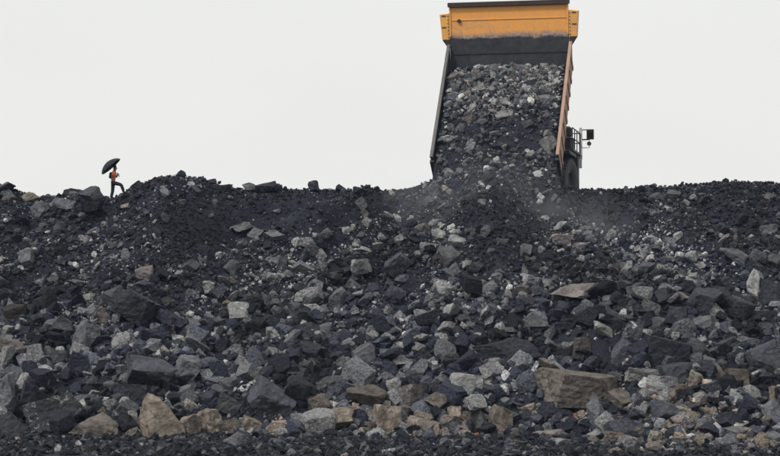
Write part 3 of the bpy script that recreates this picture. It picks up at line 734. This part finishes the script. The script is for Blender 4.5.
for sgn in (-1, 1):
    q = MB(); e0, e1 = -1.0, LF + .90
    xi0, xi1 = sgn * hw(e0), sgn * hw(e1)
    t_ = sgn * 0.10
    q.hexa([Bf(xi0, e0, -.1), Bf(xi0 + t_, e0, -.1), Bf(xi1 + t_, e1 - .86, -.1), Bf(xi1, e1 - .86, -.1), Bf(xi0, e0, rimh(e0)), Bf(xi0 + t_, e0, rimh(e0)), Bf(xi1 + t_, e1, rimh(e1)), Bf(xi1, e1, rimh(e1))])
    q.build('side_wall', M_STEEL, bed, 0.008)
    q = MB(); o_ = sgn * .103; u_ = sgn * .135
    q.hexa([Bf(xi0 + o_, e0 + .02, -.08), Bf(xi0 + u_, e0 + .02, -.08), Bf(xi1 + u_, e1 - .86, -.08), Bf(xi1 + o_, e1 - .86, -.08), Bf(xi0 + o_, e0 + .02, rimh(e0) - .07), Bf(xi0 + u_, e0 + .02, rimh(e0) - .07), Bf(xi1 + u_, e1, rimh(e1) - .07), Bf(xi1 + o_, e1, rimh(e1) - .07)])
    q.build('outer_panel', M_SIDE, bed, 0.008)
    q = MB()
    q.hexa([Bf(xi0 - .02 * sgn, e0 - .03, rimh(e0) - .06), Bf(xi0 + t_ * 1.5, e0 - .03, rimh(e0) - .06), Bf(xi1 + t_ * 1.5, e1, rimh(e1) - .06), Bf(xi1 - .02 * sgn, e1, rimh(e1) - .06),
            Bf(xi0 - .02 * sgn, e0 - .03, rimh(e0) + .06), Bf(xi0 + t_ * 1.5, e0 - .03, rimh(e0) + .06), Bf(xi1 + t_ * 1.5, e1, rimh(e1) + .06), Bf(xi1 - .02 * sgn, e1, rimh(e1) + .06)])
    q.build('top_rail', M_SIDE if sgn > 0 else M_RIM, bed, 0.02)
    for v in np.linspace(-0.6, LF - 0.2, 8):
        q = MB(); xo = sgn * (hw(v) + 0.137)
        q.box(min(xo, xo + .05 * sgn), max(xo, xo + .05 * sgn), v, v + .24, -.08, rimh(v) - .07, Bf); q.build('rib', M_SIDE, bed, 0.02)
    # rear end post with torn dark bracket
    q = MB(); xo = sgn * (hw(-1) - 0.06); q.box(min(xo, xo + .22 * sgn), max(xo, xo + .22 * sgn), -1.18, -1.004, -.16, 1.02, Bf); q.build('tail_bracket', M_BLACK, bed, 0.02)
    # flared wing beside the headboard with its bolt row and dark gusset
    q = MB(); x0, x1 = sgn * (hw(LF) + .012), sgn * (hw(LF) + .50)
    a_, b_ = (x0, x1)
    q.hexa([Hf(a_, hs[3], -.05), Hf(b_ - .1 * sgn, hs[3], -.05), Hf(b_ - .1 * sgn, hs[3], .5), Hf(a_, hs[3], .5), Hf(a_, hs[5], -.05), Hf(b_, hs[4], -.05), Hf(b_, hs[4], .5), Hf(a_, hs[5], .5)])
    q.build('side_wing', M_ORANGE, bed, 0.015)
    q = MB(); q.hexa([Hf(a_, hs[1] - .05, .0), Hf(a_ + .08 * sgn, hs[1] - .05, .0), Hf(a_ + .08 * sgn, hs[1] - .05, .5), Hf(a_, hs[1] - .05, .5), Hf(a_, hs[3] - .01, -.04), Hf(b_ - .1 * sgn, hs[3] - .01, -.04), Hf(b_ - .1 * sgn, hs[3] - .01, .5), Hf(a_, hs[3] - .01, .5)])
    q.build('wing_gusset', M_BROWN, bed, 0.01)
    for s_ in np.linspace(hs[3] + .12, hs[5] - .15, 7):
        q = MB(); c0 = Vector(Hf(x0 + .05 * sgn, s_, -.05)); c1 = Vector(Hf(x0 + .05 * sgn, s_, -.08)); q.tube([c0, c1], .028, 6); q.build('bolt', M_BLACK, bed)
    for h_ in (hs[7], hs[4] - .1):
        q = MB(); q.box(min(x0 + .16*sgn, x1 - .1*sgn), max(x0 + .16*sgn, x1 - .1*sgn), h_, h_ + .05, -.075, -.052, Hf); q.build('weld_tab', M_BROWN, bed)
# headboard plate with uv = metres across and up
bmh = bmesh.new(); uvl = bmh.loops.layers.uv.new('UVMap')
xw = hw(LF) - .005
def quadh(ps, uvs):
    f = bmh.faces.new([bmh.verts.new(p) for p in ps])
    for l, u in zip(f.loops, uvs): l[uvl].uv = u
quadh([Hf(-xw, 0, 0), Hf(xw, 0, 0), Hf(xw, HS, 0), Hf(-xw, HS, 0)], [(-xw, -S_LINE), (xw, -S_LINE), (xw, HS - S_LINE), (-xw, HS - S_LINE)])
quadh([Hf(xw, 0, .1), Hf(-xw, 0, .1), Hf(-xw, HS, .1), Hf(xw, HS, .1)], [(0, 2), (1, 2), (1, 2.5), (0, 2.5)])
for a_, b_ in (((-xw, 0), (-xw, HS)), ((xw, HS), (xw, 0)), ((-xw, HS), (xw, HS)), ((xw, 0), (-xw, 0))):
    quadh([Hf(*a_, 0), Hf(*b_, 0), Hf(*b_, .1), Hf(*a_, .1)], [(0, 2), (1, 2), (1, 2.5), (0, 2.5)])
me = bpy.data.meshes.new('headboard'); bmh.to_mesh(me); bmh.free(); me.materials.append(M_HEAD)
hb = bpy.data.objects.new('headboard', me); hb.parent = bed; COL.objects.link(hb)
q = MB(); q.box(-3.10, 3.10, hs[6], hs[6] + .035, -.03, -.003, Hf); q.build('weld_strip', M_ORANGE, bed)
q = MB(); q.box(-3.0, 3.0, hs[0], hs[0] + .05, -.04, -.003, Hf); q.build('weld_strip', M_STEEL, bed)
for sgn in (-1, 1):
    q = MB(); x0 = sgn * 3.06; q.box(min(x0, x0 + .08 * sgn), max(x0, x0 + .08 * sgn), S_LINE + .1, HS, -.06, -.003, Hf); q.build('corner_strip', M_ORANGE, bed, .01)
q = MB(); q.box(-3.2, 3.2, HS + .003, HS + .24, -.16, .22, Hf); q.build('top_lip', M_BROWN, bed, 0.02)
q = MB(); q.tube([Hf(-2.62, hs[6] - .02, -.032), Hf(-2.62, hs[6] - .02, -.10)], .10, 10); q.build('lifting_lug', M_BROWN, bed)
for xx in (-2.2, -1.1, 0, 1.1, 2.2):
    q = MB(); q.box(xx - .12, xx + .12, .05, HS, .102, .36, Hf); q.build('headboard_stiffener', M_SIDE, bed, .02)
# chassis
for sgn in (-1, 1):
    q = MB(); q.box(sgn * .95 - .2, sgn * .95 + .2, -1.6, 8.6, 1.05, 1.7); q.build('frame_rail', M_BLACK, truck, .03)
    q = MB(); q.box(sgn * .95 - .28, sgn * .95 + .28, HY - .2, HY + .25, 1.7, HZ + .05); q.build('hinge_bracket', M_BLACK, truck, .03)
    q = MB(); p0, p1 = Vector((sgn * .55, 2.6, 1.3)), Vector(Bf(sgn * .55, 5.0, -.6)); mid = p0.lerp(p1, .5)
    q.tube([p0, mid], .2, 16); q.tube([mid, p1], .13, 16); q.build('hoist_cylinder', M_RIM, truck, smooth=.7)
q = MB(); q.tube([(-2.4, 0, 1.35), (2.4, 0, 1.35)], .42, 20); q.build('rear_axle', M_BLACK, truck, smooth=.7)
q = MB(); q.tube([(-2.4, 5.6, 1.35), (2.4, 5.6, 1.35)], .25, 16); q.build('front_axle', M_BLACK, truck, smooth=.7)
def wheel(x, y, wdt, steer=0.0):
    R, sg = 1.36, (1 if x > 0 else -1)
    def ax(a, u, v_):
        c, s = math.cos(steer), math.sin(steer)
        return (x + a * c + u * s, y - a * s + u * c, 1.35 + v_)
    h = wdt / 2
    q = MB(); q.lathe([(-h*.8, .66), (-h, .8), (-h*1.04, 1.02), (-h, 1.22), (-h*.86, R - .05), (-h*.4, R - .01), (h*.4, R - .01), (h*.86, R - .05), (h, 1.22), (h*1.04, 1.02), (h, .8), (h*.8, .66)], ax, 56)
    for k in range(36):
        for s_ in (-1, 1):
            t0 = 2 * math.pi * (k + (0.5 if s_ > 0 else 0)) / 36
            ps = []
            for rr_ in (R - .05, R + .035):
                for a_, dt in ((.04, -.055), (h * .97, -.02), (h * .97, .075), (.04, .035)):
                    ps.append(ax(s_ * a_, rr_ * (1 if a_ < .1 else .965) * math.cos(t0 + dt), rr_ * (1 if a_ < .1 else .965) * math.sin(t0 + dt)))
            q.hexa(ps)
    ty = q.build('tyre', M_RUBBER, truck, smooth=.6)
    q = MB(); q.lathe([(-h*.75, .67), (-h*.2, .60), (h*.2, .60), (h*.75, .67), (h*.78, .60), (h*.35, .48), (h*.3, .2), (h*.5, .17), (h*.5, .0)], lambda a, u, v_: ax(sg * a, u, v_), 32)
    for k in range(12):
        t0 = 2 * math.pi * k / 12
        q.tube([ax(sg * h * .32, .36 * math.cos(t0), .36 * math.sin(t0)), ax(sg * h * .42, .36 * math.cos(t0), .36 * math.sin(t0))], .03, 6)
    q.build('rim', M_RUBBER, ty, smooth=.5)
for x_ in (-2.28, -1.45, 1.45, 2.28): wheel(x_, 0.0, .74)
for x_ in (-2.45, 2.45): wheel(x_, 5.9, .80, math.radians(9))
# front structure: deck, cab, engine hood, ladder side, rails and mirrors
q = MB(); q.box(-2.95, 2.95, 5.4, 9.0, 3.05, 3.2); q.build('deck', M_BLACK, truck, .02)
for sgn in (-1, 1):
    q = MB(); q.box(min(sgn*2.0, sgn*2.9), max(sgn*2.0, sgn*2.9), 4.6, 7.4, 2.80, 3.04); q.build('fender', M_BLACK, truck, .04)
    q = MB(); q.box(sgn * 2.4 - .45, sgn * 2.4 + .45, 8.3, 8.95, .9, 3.04); q.build('ladder_box', M_BLACK, truck, .03)
    q = MB(); q.box(sgn * 1.7 - .22, sgn * 1.7 + .22, 8.97, 9.06, 1.9, 2.2); q.build('headlight', M_MIRROR, truck, .02)
q = MB(); q.box(-1.45, 1.45, 6.4, 8.9, 1.2, 3.04); q.build('engine_hood', M_ORANGE, truck, .05)
for k in range(9):
    q = MB(); q.box(-1.2, 1.2, 8.91, 8.97, 1.35 + .18 * k, 1.43 + .18 * k); q.build('grille_slat', M_BLACK, truck)
q = MB(); q.box(-2.9, 2.9, 8.8, 9.3, .75, 1.15); q.build('bumper', M_ORANGE, truck, .05)
q = MB(); q.box(-2.9, -.9, 6.2, 8.4, 3.205, 3.6); q.box(-2.9, -.9, 6.2, 8.4, 4.7, 4.95)
for xx in (-2.86, -.94):
    for yy in (6.24, 8.36): q.box(xx - .05, xx + .05, yy - .05, yy + .05, 3.6, 4.7)
cab = q.build('cab', M_ORANGE, truck, .02)
for (a0, a1, b0, b1) in ((-2.8, -1.0, 6.22, 6.25), (-2.8, -1.0, 8.35, 8.38)):
    q = MB(); q.box(a0, a1, b0, b1, 3.61, 4.69); q.build('window', M_GLASS, cab)
for xx in (-2.87, -.95):
    q = MB(); q.box(xx, xx + .03, 6.3, 8.3, 3.61, 4.69); q.build('window', M_GLASS, cab)
q = MB(); q.box(1.7, 2.82, 5.7, 7.2, 3.205, 3.85); q.build('hydraulic_tank', M_BLACK, truck, .06)
q = MB(); q.box(2.25, 2.75, 6.2, 6.8, 3.86, 4.45); q.build('air_cleaner', M_BLACK, truck, .1)
# hand rail on the right deck edge
q = MB()
for yy in (5.5, 6.5, 7.5, 8.9): q.tube([(2.9, yy, 3.2), (2.9, yy, 4.3)], .03, 6)
for zz in (3.75, 4.3): q.tube([(2.9, 5.5, zz), (2.9, 8.9, zz), (1.6, 8.9, zz)], .03, 6)
q.build('handrail', M_BLACK, truck)
q = MB(); q.tube([(2.92, 9.0, 2.4), (2.92, 9.0, 4.62)], .075, 8); q.box(2.83, 3.01, 8.93, 9.07, 2.9, 4.5); q.build('mirror_post', M_WHITE, truck)
def mirror_set(x0, sg):
    q = MB()
    for zz in (4.50, 3.98): q.tube([(x0, 9.0, zz), (x0 + .34 * sg, 9.0, zz)], .028, 6)
    q.tube([(x0, 9.0, 3.95), (x0 + .46 * sg, 9.0, 3.95), (x0 + .46 * sg, 9.0, 3.52), (x0, 9.0, 3.52)], .024, 6)
    arm = q.build('mirror_arm', M_BLACK, truck)
    q = MB(); xa, xb = sorted((x0 + .30 * sg, x0 + .70 * sg)); q.box(xa, xb, 8.95, 9.06, 3.97, 4.53); mr = q.build('mirror', M_BLACK, truck, .02)
    q = MB(); q.box(xa + .05, xb - .05, 8.935, 8.947, 4.02, 4.48); q.build('mirror_pane', M_MIRROR, mr)
    q = MB(); q.tube([(x0 + .44 * sg, 8.93, 3.74), (x0 + .44 * sg, 9.02, 3.74)], .12, 14); q.build('round_mirror', M_BLACK, truck)
mirror_set(2.95, 1); mirror_set(-2.92, -1)

# ------------------------------------------------------------------ the load sliding out of the bed
def load_w(x, v):
    A = np.interp(v, [-1.0, 0.5, 2.5, LF - 2.5, LF - 1.0, LF], [.9, .95, 1.0, .9, .55, .1])
    edge = 1 - 0.12 * (x / 3.1) ** 2
    return A * edge + 0.30 * fbm(x / 1.1 + 3, v / .9, None, 4, 17) * np.minimum(A, 1)
def load_pt(x, v):
    """bed coordinates -> world; below the lip the sheet drops to the slope"""
    x = np.asarray(x, float); v = np.asarray(v, float)
    ve = np.maximum(v, -1.0)
    ww = load_w(x, ve)
    ly = HY + ve * math.cos(TILT) - ww * math.sin(TILT); lz = HZ + ve * math.sin(TILT) + ww * math.cos(TILT)
    X = T0.x + cyw * x - syw * ly; Y = T0.y + syw * x + cyw * ly; Z = T0.z + lz
    tt_ = np.clip((-1.0 - v) / 3.6, 0, 1)
    Xe, Ye = X + (X - LIP[0]) * 0.18, Y - 4.2
    Ze = H(Xe, Ye) + 0.05
    s_ = tt_ ** 0.85
    yy = Y + (Ye - Y) * tt_
    zz = Z + (Ze - Z) * s_
    zz = zz + np.where(v < -1.0, 0.10 * fbm(x / .7, v / .7, None, 3, 19), 0) - (0.25 * sstep(0.86, 1.0, np.abs(x) / 3.1) * tt_)
    return np.stack([X + (Xe - X) * tt_, yy, zz], -1)
xs = np.linspace(-3.08, 3.08, 70); vv = np.concatenate([np.linspace(LF - .02, -1.0, 96), np.linspace(-1.08, -4.6, 44)])
XX, VV = np.meshgrid(xs, vv)
P = load_pt(XX.ravel(), VV.ravel())
n, mm = len(vv), len(xs)
i = np.arange((n - 1) * mm).reshape(n - 1, mm)[:, :-1].ravel()
sheet = mesh_np('load_fines', P, np.stack([i, i + 1, i + mm + 1, i + mm], -1), M_FINES, smooth=True)
tag(sheet, 'dark fines of the load sliding out of the raised truck bed', 'rock load', kind='stuff')
r = np.random.default_rng(303)
def load_stones(name, n, smin, smax, power, level, bright, label):
    x = r.uniform(-2.95, 2.95, n); v = np.where(r.uniform(size=n) < 0.8, r.uniform(-1.2, LF - .05, n), r.uniform(-4.6, -1.0, n))
    keep = r.uniform(size=n) < np.clip(0.35 + 0.5 * sstep(1.0, 4.0, v) + 0.5 * fbm(x / 1.1, v / 1.1, None, 3, 23), 0.08, 1)
    x, v = x[keep], v[keep]; n = len(x)
    P = load_pt(x, v)
    size = smin * (1 - r.uniform(size=n) * (1 - (smin / smax) ** power)) ** (-1 / power)
    pal = np.array([PAL[k] for k in 'dbbggggpppkw'])
    idx = r.integers(0, 12, n)
    low = (v < 2.2) & (r.uniform(size=n) < 0.75); idx[low] = r.integers(0, 5, low.sum())
    return tag(stones(name, P, size, pal[idx] * r.uniform(.6, 1.15, (n, 1)) * bright, level), label, 'rubble', kind='stuff')
load_stones('load_rubble', 1500, 0.22, 0.5, 1.6, 2, 1.0, 'head sized broken rock of the load in the raised truck bed')
load_stones('load_chips', 9000, 0.08, 0.26, 1.5, 1, 1.0, 'small rock chips of the load in the raised truck bed')
BED = [(546,146,18,16,'p','largest pale rock in the raised truck bed, against its side wall'),(505,104,13,11,'p',0),(521,103,9,8,'g',0),(505,116,19,10,'p',0),(446,140,12,9,'p',0),(471,146,10,8,'g',0),(538,175,10,7,'w','bright white stone spilling over the lip of the truck bed'),
       (448,174,12,10,'p',0),(548,135,9,8,'p',0),(497,161,7,8,'p',0),(506,170,7,8,'p',0),(507,70,11,9,'p',0),(492,69,14,10,'g',0),(523,70,15,10,'g',0),(551,71,11,10,'g',0),(454,81,14,13,'k',0),(476,98,9,7,'p',0),(530,85,13,10,'b',0),(470,120,14,9,'k',0),(455,100,13,11,'b',0),(528,125,12,9,'g',0),(487,88,12,9,'g',0),(545,100,12,10,'g',0),(460,128,10,8,'g',0)]
gx, gv = np.meshgrid(np.linspace(-3.0, 3.0, 80), np.linspace(-3.4, LF - .1, 160)); GP = load_pt(gx.ravel(), gv.ravel()); gpx, gpy = project(GP[:, 0], GP[:, 1], GP[:, 2])
for (px, py, wp, hp, k, lb) in BED:
    j = int(np.argmin((gpx - px) ** 2 + (gpy - py) ** 2))
    place_rock(px, py, wp, hp, k, 0, lb or None, 0.0, GP[j], 'lying in the raised truck bed', 5)

by_label = {}
for o in ROCKS: by_label.setdefault(o['label'], []).append(o)
for lb, L in by_label.items():
    if len(L) == 2 and max(L[0]['area'], L[1]['area']) > 1.12 * min(L[0]['area'], L[1]['area']):
        L.sort(key=lambda o: o['area'])
        L[0]['label'] = 'smaller of two: ' + lb; L[1]['label'] = 'bigger of two: ' + lb
    elif len(L) > 1:
        for o in L: o['group'] = L[0]['group']
for o in ROCKS: del o['area']

# ------------------------------------------------------------------ person with umbrella on the crest
m, t, b = new_mat('skin'); b.inputs['Base Color'].default_value = (.16, .085, .055, 1); b.inputs['Roughness'].default_value = .6; M_SKIN = m
def cloth(name, c, c2):
    m = paint(name, c, c2, 0.5, 0.9, 0, 6); return m
M_VEST = cloth('orange_cloth', (.95, .24, .07), (.8, .2, .07)); M_TROU = cloth('dark_trouser_cloth', (.009, .010, .015), (.016, .017, .022))
M_HAIR = cloth('black_hair', (.010, .009, .009), (.02, .018, .016)); M_SHOE = cloth('black_shoe', (.015, .014, .014), (.04, .038, .036)); M_UMB = cloth('black_umbrella_cloth', (.012, .014, .020), (.022, .025, .033))
M_BAG = cloth('dark_bag_cloth', (.018, .018, .022), (.03, .03, .03))
PY = -0.05
def J(px, py, dy=0.0): p = at(px, py, PY + dy); return Vector(p)
def skin_mesh(name, nodes, edges, mat, parent, root=0, sub=2):
    """nodes: name -> (Vector, radius)"""
    keys = list(nodes); me = bpy.data.meshes.new(name)
    me.from_pydata([nodes[k][0] for k in keys], [(keys.index(a), keys.index(c)) for a, c in edges], [])
    o = bpy.data.objects.new(name, me); COL.objects.link(o)
    o.modifiers.new('skin', 'SKIN')
    if not me.skin_vertices: me.skin_vertices.new()
    for i_, k in enumerate(keys):
        rad = nodes[k][1]; rad = rad if isinstance(rad, tuple) else (rad, rad)
        me.skin_vertices[0].data[i_].radius = rad
        me.skin_vertices[0].data[i_].use_root = (i_ == root)
    s = o.modifiers.new('sub', 'SUBSURF'); s.levels = s.render_levels = sub
    dg = bpy.context.evaluated_depsgraph_get()
    me2 = bpy.data.meshes.new_from_object(o.evaluated_get(dg)); me2.name = name
    me2.materials.clear(); me2.materials.append(mat)
    me2.polygons.foreach_set('use_smooth', [True] * len(me2.polygons))
    bpy.data.objects.remove(o)
    o2 = bpy.data.objects.new(name, me2); o2.parent = parent; COL.objects.link(o2)
    return o2
fb, ff = J(111.4, 199.0, .08), J(124.2, 195.0, -.08)
fb.z = float(H(fb.x, fb.y)) ; ff.z = float(H(ff.x, ff.y))
ankb, ankf = fb + Vector((-.02, 0, .085)), ff + Vector((-.03, 0, .085))
HIPB, HIPF = J(112.9, 183.2, .09), J(113.9, 183.0, -.09)
KNB, KNF = J(112.7, 191.0, .10), J(121.2, 184.6, -.12)
PEL, WAI, CHE, NEC, HEA, TOP = J(113.3, 181.8), J(113.2, 178.5), J(113.7, 174.0), J(114.5, 170.8), J(115.2, 168.6), J(115.6, 165.9)
SHN, SHF = J(113.4, 172.3, -.19), J(114.2, 172.3, .19)
ELN, ELF = J(112.0, 177.6, -.26), J(116.6, 177.4, .22)
HNN, HNF = J(117.5, 175.3, -.07), J(117.9, 174.2, .05)
GRIP = J(118.1, 174.8, 0.0)
person_root = None
nodes = {'pel': (PEL, (.15, .11)), 'wai': (WAI, (.13, .095)), 'che': (CHE, (.165, .11)), 'nec': (NEC, .058), 'hea': (HEA, (.078, .092)), 'top': (TOP, (.06, .07)),
         'hb': (HIPB, .085), 'kb': (KNB, .06), 'ab': (ankb, .042), 'hf': (HIPF, .085), 'kf': (KNF, .06), 'af': (ankf, .042),
         'tb': (fb + Vector((.12, 0, .045)), .02), 'tf': (ff + Vector((.12, 0, .045)), .02),
         'sn': (SHN, .06), 'en': (ELN, .042), 'wn': (HNN - (HNN - ELN).normalized() * .09, .028), 'mn': (HNN, (.022, .034)),
         'sf': (SHF, .06), 'ef': (ELF, .042), 'wf': (HNF - (HNF - ELF).normalized() * .09, .028), 'mf': (HNF, (.022, .034))}
edges = [('pel','wai'),('wai','che'),('che','nec'),('nec','hea'),('hea','top'),('pel','hb'),('hb','kb'),('kb','ab'),('ab','tb'),('pel','hf'),('hf','kf'),('kf','af'),('af','tf'),
         ('che','sn'),('sn','en'),('en','wn'),('wn','mn'),('che','sf'),('sf','ef'),('ef','wf'),('wf','mf')]
SHAFT = (J(107.6, 162.6) - GRIP).normalized()
for side, mh, e in (('n', HNN, ELN), ('f', HNF, ELF)):
    fwd = (mh - e).normalized(); lat = SHAFT - fwd * SHAFT.dot(fwd); lat.normalize()
    cur = (GRIP - mh); cur = cur - lat * cur.dot(lat); cur.normalize()
    for k_, (off, ln) in enumerate(((.033, .058), (.011, .066), (-.011, .062), (-.032, .048))):
        b0 = mh + lat * off + fwd * .045; b1 = b0 + fwd * ln * .5 + cur * ln * .25; b2 = b1 + cur * ln * .55
        for j_, (p_, rd) in enumerate(((b0, .0095), (b1, .009), (b2, .0075))): nodes[f'{side}f{k_}{j_}'] = (p_, rd)
        edges += [('m' + side, f'{side}f{k_}0'), (f'{side}f{k_}0', f'{side}f{k_}1'), (f'{side}f{k_}1', f'{side}f{k_}2')]
    t1 = mh + lat * .05 - fwd * .01; t2 = t1 + fwd * .035 + cur * .02
    nodes[side + 't1'] = (t1, .011); nodes[side + 't2'] = (t2, .009); edges += [('m' + side, side + 't1'), (side + 't1', side + 't2')]
person = skin_mesh('person', nodes, edges, M_SKIN, None)
tag(person, 'person in orange top and dark trousers climbing the crest under an umbrella', 'person')
skin_mesh('shirt', {'a': (J(113.3, 181.2), (.165, .125)), 'b': (WAI, (.165, .135)), 'c': (CHE, (.19, .155)), 'd': (J(114.2, 171.9), (.10, .08)),
    'sn': (SHN, .078), 'en': (SHN.lerp(ELN, .6), .062), 'sf': (SHF, .078), 'ef': (SHF.lerp(ELF, .6), .062)},
    [('a','b'),('b','c'),('c','d'),('c','sn'),('sn','en'),('c','sf'),('sf','ef')], M_VEST, person)
skin_mesh('trousers', {'p': (J(113.3, 181.0), (.17, .13)), 'p2': (PEL + Vector((0, 0, -.03)), (.17, .135)), 'hb': (HIPB, .115), 'kb': (KNB, .09), 'ab': (ankb + Vector((0, 0, .01)), .078),
    'hf': (HIPF, .115), 'kf': (KNF, .092), 'af': (ankf + Vector((0, 0, .01)), .078)}, [('p','p2'),('p2','hb'),('hb','kb'),('kb','ab'),('p2','hf'),('hf','kf'),('kf','af')], M_TROU, person)
for f0 in (fb, ff):
    skin_mesh('shoe', {'h': (f0 + Vector((-.07, 0, .055)), (.05, .05)), 'm': (f0 + Vector((.05, 0, .05)), (.052, .045)), 't': (f0 + Vector((.17, 0, .04)), (.045, .035))}, [('h','m'),('m','t')], M_SHOE, person)
skin_mesh('hair', {'a': (HEA + Vector((-.045, 0, -.02)), (.07, .06)), 'b': (HEA + Vector((-.035, 0, .06)), (.088, .095)), 'c': (TOP + Vector((-.01, 0, .0)), (.078, .085)), 'd': (TOP + Vector((.045, 0, -.02)), (.05, .06))}, [('a','b'),('b','c'),('c','d')], M_HAIR, person)
# face: nose, ears, eyes
fd = Vector((1, 0, -.12)).normalized()
q = MB(); c0 = HEA + Vector((.085, 0, .0)); q.add([c0 + Vector((0, -.016, -.02)), c0 + Vector((0, .016, -.02)), c0 + Vector((-.01, 0, .035)), c0 + Vector((.028, 0, -.014))], [(0,1,3),(1,2,3),(2,0,3),(0,2,1)]); q.build('nose', M_SKIN, person)
for s_ in (-1, 1):
    q = MB(); q.tube([HEA + Vector((.072, .032 * s_, .028)), HEA + Vector((.085, .032 * s_, .027))], .011, 8); q.build('eye', M_HAIR, person)
    q = MB(); q.tube([HEA + Vector((.0, .08 * s_, .0)), HEA + Vector((-.005, .094 * s_, .008))], [.024, .028], 8); q.build('ear', M_SKIN, person, smooth=1)
q = MB(); q.box(0, .006, -.022, .022, -.005, .005, lambda a, b_, c: tuple(HEA + Vector((.080 + a, b_, -.048 + c)))); q.build('mouth', M_BROWN, person)
# small bag on the back
bagc = J(110.9, 175.2, -.02)
q = MB(); q.hexa([bagc + Vector(p) for p in ((-.10,-.13,-.16),(.06,-.14,-.17),(.06,.14,-.17),(-.10,.13,-.16),(-.06,-.11,.14),(.07,-.12,.16),(.07,.12,.16),(-.06,.11,.14))])
bag = q.build('bag', M_BAG, None, .04, 1.0); tag(bag, 'small dark bag on the back of the person under the umbrella', 'bag')
q = MB(); q.tube([bagc + Vector((.05, -.1, .13)), SHN + Vector((.02, .05, .09)), CHE + Vector((.16, -.1, .02)), bagc + Vector((.1, -.14, -.12))], .014, 6); q.build('strap', M_BAG, bag)
# umbrella
APEX = J(106.9, 161.8); AX = (APEX - GRIP).normalized()
e1 = Vector((0, 1, 0)); e1 = (e1 - AX * e1.dot(AX)).normalized(); e2 = AX.cross(e1)
umb = empty('umbrella', GRIP); tag(umb, 'black open umbrella tilted back over the person on the crest', 'umbrella')
def rel(p): return p - GRIP
RU, HU, NP, NR = 0.60, 0.30, 8, 7
q = MB(); V = []; fs = []
for off in (0.0, -0.006):
    base = len(V)
    for i_ in range(NR + 1):
        rho = i_ / NR
        for k in range(NP * 6):
            t_ = 2 * math.pi * k / (NP * 6); sc_ = abs(math.sin(t_ * NP / 2))
            rad = RU * math.sin(rho * 1.25) / math.sin(1.25) * (1 - .07 * sc_ * rho)
            V.append(rel(APEX) - AX * (HU * (1 - math.cos(rho * 1.25)) / (1 - math.cos(1.25)) + .02 - off + .015 * sc_ * rho) + e1 * rad * math.cos(t_) + e2 * rad * math.sin(t_))
    for i_ in range(NR):
        for k in range(NP * 6):
            k2 = (k + 1) % (NP * 6); fs.append((base + i_*NP*6+k, base + i_*NP*6+k2, base + (i_+1)*NP*6+k2, base + (i_+1)*NP*6+k))
q.add(V, fs); q.build('canopy', M_UMB, umb, smooth=.5)
for k in range(NP):
    t_ = 2 * math.pi * k / NP
    pts = []
    for rho in (0.02, .3, .6, .85, 1.0):
        rad = RU * math.sin(rho * 1.25) / math.sin(1.25)
        pts.append(rel(APEX) - AX * (HU * (1 - math.cos(rho * 1.25)) / (1 - math.cos(1.25)) + .035) + e1 * rad * math.cos(t_) + e2 * rad * math.sin(t_))
    q = MB(); q.tube(pts, .004, 5); q.tube([rel(APEX) - AX * .33, pts[2]], .004, 5); q.build('rib', M_RIM, umb)
q = MB(); q.tube([rel(APEX) + AX * .05, rel(GRIP)], .008, 8); q.build('shaft', M_RIM, umb)
q = MB(); q.tube([rel(GRIP) + AX * .06, rel(GRIP) - AX * .06, rel(GRIP) - AX * .10 + e2 * .02, rel(GRIP) - AX * .09 + e2 * .055], .019, 8); q.build('handle', M_BLACK, umb, smooth=1)

# ------------------------------------------------------------------ thin dusty air over the whole pit
m = bpy.data.materials.new('dusty_air'); m.use_nodes = True; t = m.node_tree
t.nodes.remove(t.nodes['Principled BSDF'])
pv = t.nodes.new('ShaderNodeVolumePrincipled')
pv.inputs['Color'].default_value = (.55, .70, 1.0, 1); pv.inputs['Density'].default_value = 0.00013; pv.inputs['Anisotropy'].default_value = 0.0
t.links.new(pv.outputs[0], t.nodes['Material Output'].inputs['Volume'])
q = MB(); q.box(-2600, 2600, -950, 2600, -1.5, 26)
hz = q.build('haze', m); tag(hz, 'thin pale dusty air over the whole pit', 'haze', kind='stuff')

# dust hanging where the load tumbles down
m = bpy.data.materials.new('tipping_dust'); m.use_nodes = True; t = m.node_tree
t.nodes.remove(t.nodes['Principled BSDF'])
pv = t.nodes.new('ShaderNodeVolumePrincipled')
pv.inputs['Color'].default_value = (.80, .80, .82, 1); pv.inputs['Anisotropy'].default_value = 0.0
tc = nd(t, 'ShaderNodeTexCoord').outputs['Object']
ln = nd(t, 'ShaderNodeVectorMath', operation='LENGTH'); t.links.new(tc, ln.inputs[0])
nz = noise(t, tc, 3.0, 5, 0.65, 0.6)
fall = ramp(t, ln.outputs['Value'], 0.98, 0.2)
den = math_n(t, 'MULTIPLY', math_n(t, 'MULTIPLY', fall, ramp(t, nz, 0.36, 0.74)), 0.20)
t.links.new(den, pv.inputs['Density'])
t.links.new(pv.outputs[0], t.nodes['Material Output'].inputs['Volume'])
for cpx, cpy, yy, rx, ry, rz_ in ((580, 240, -4.0, 4.2, 1.8, 2.8), (418, 212, -2.4, 3.0, 1.6, 2.2), (500, 225, -4.2, 4.6, 1.1, 4.6)):
    V, Fc = ICO[3]
    d_ = mesh_np('dust_cloud', V, Fc, m, smooth=True)
    d_.location = at(cpx, cpy, yy); d_.scale = (rx, ry, rz_)
    tag(d_, 'thin grey dust hanging over the slope below the tipping truck', 'dust', 'dust below the truck', 'stuff')
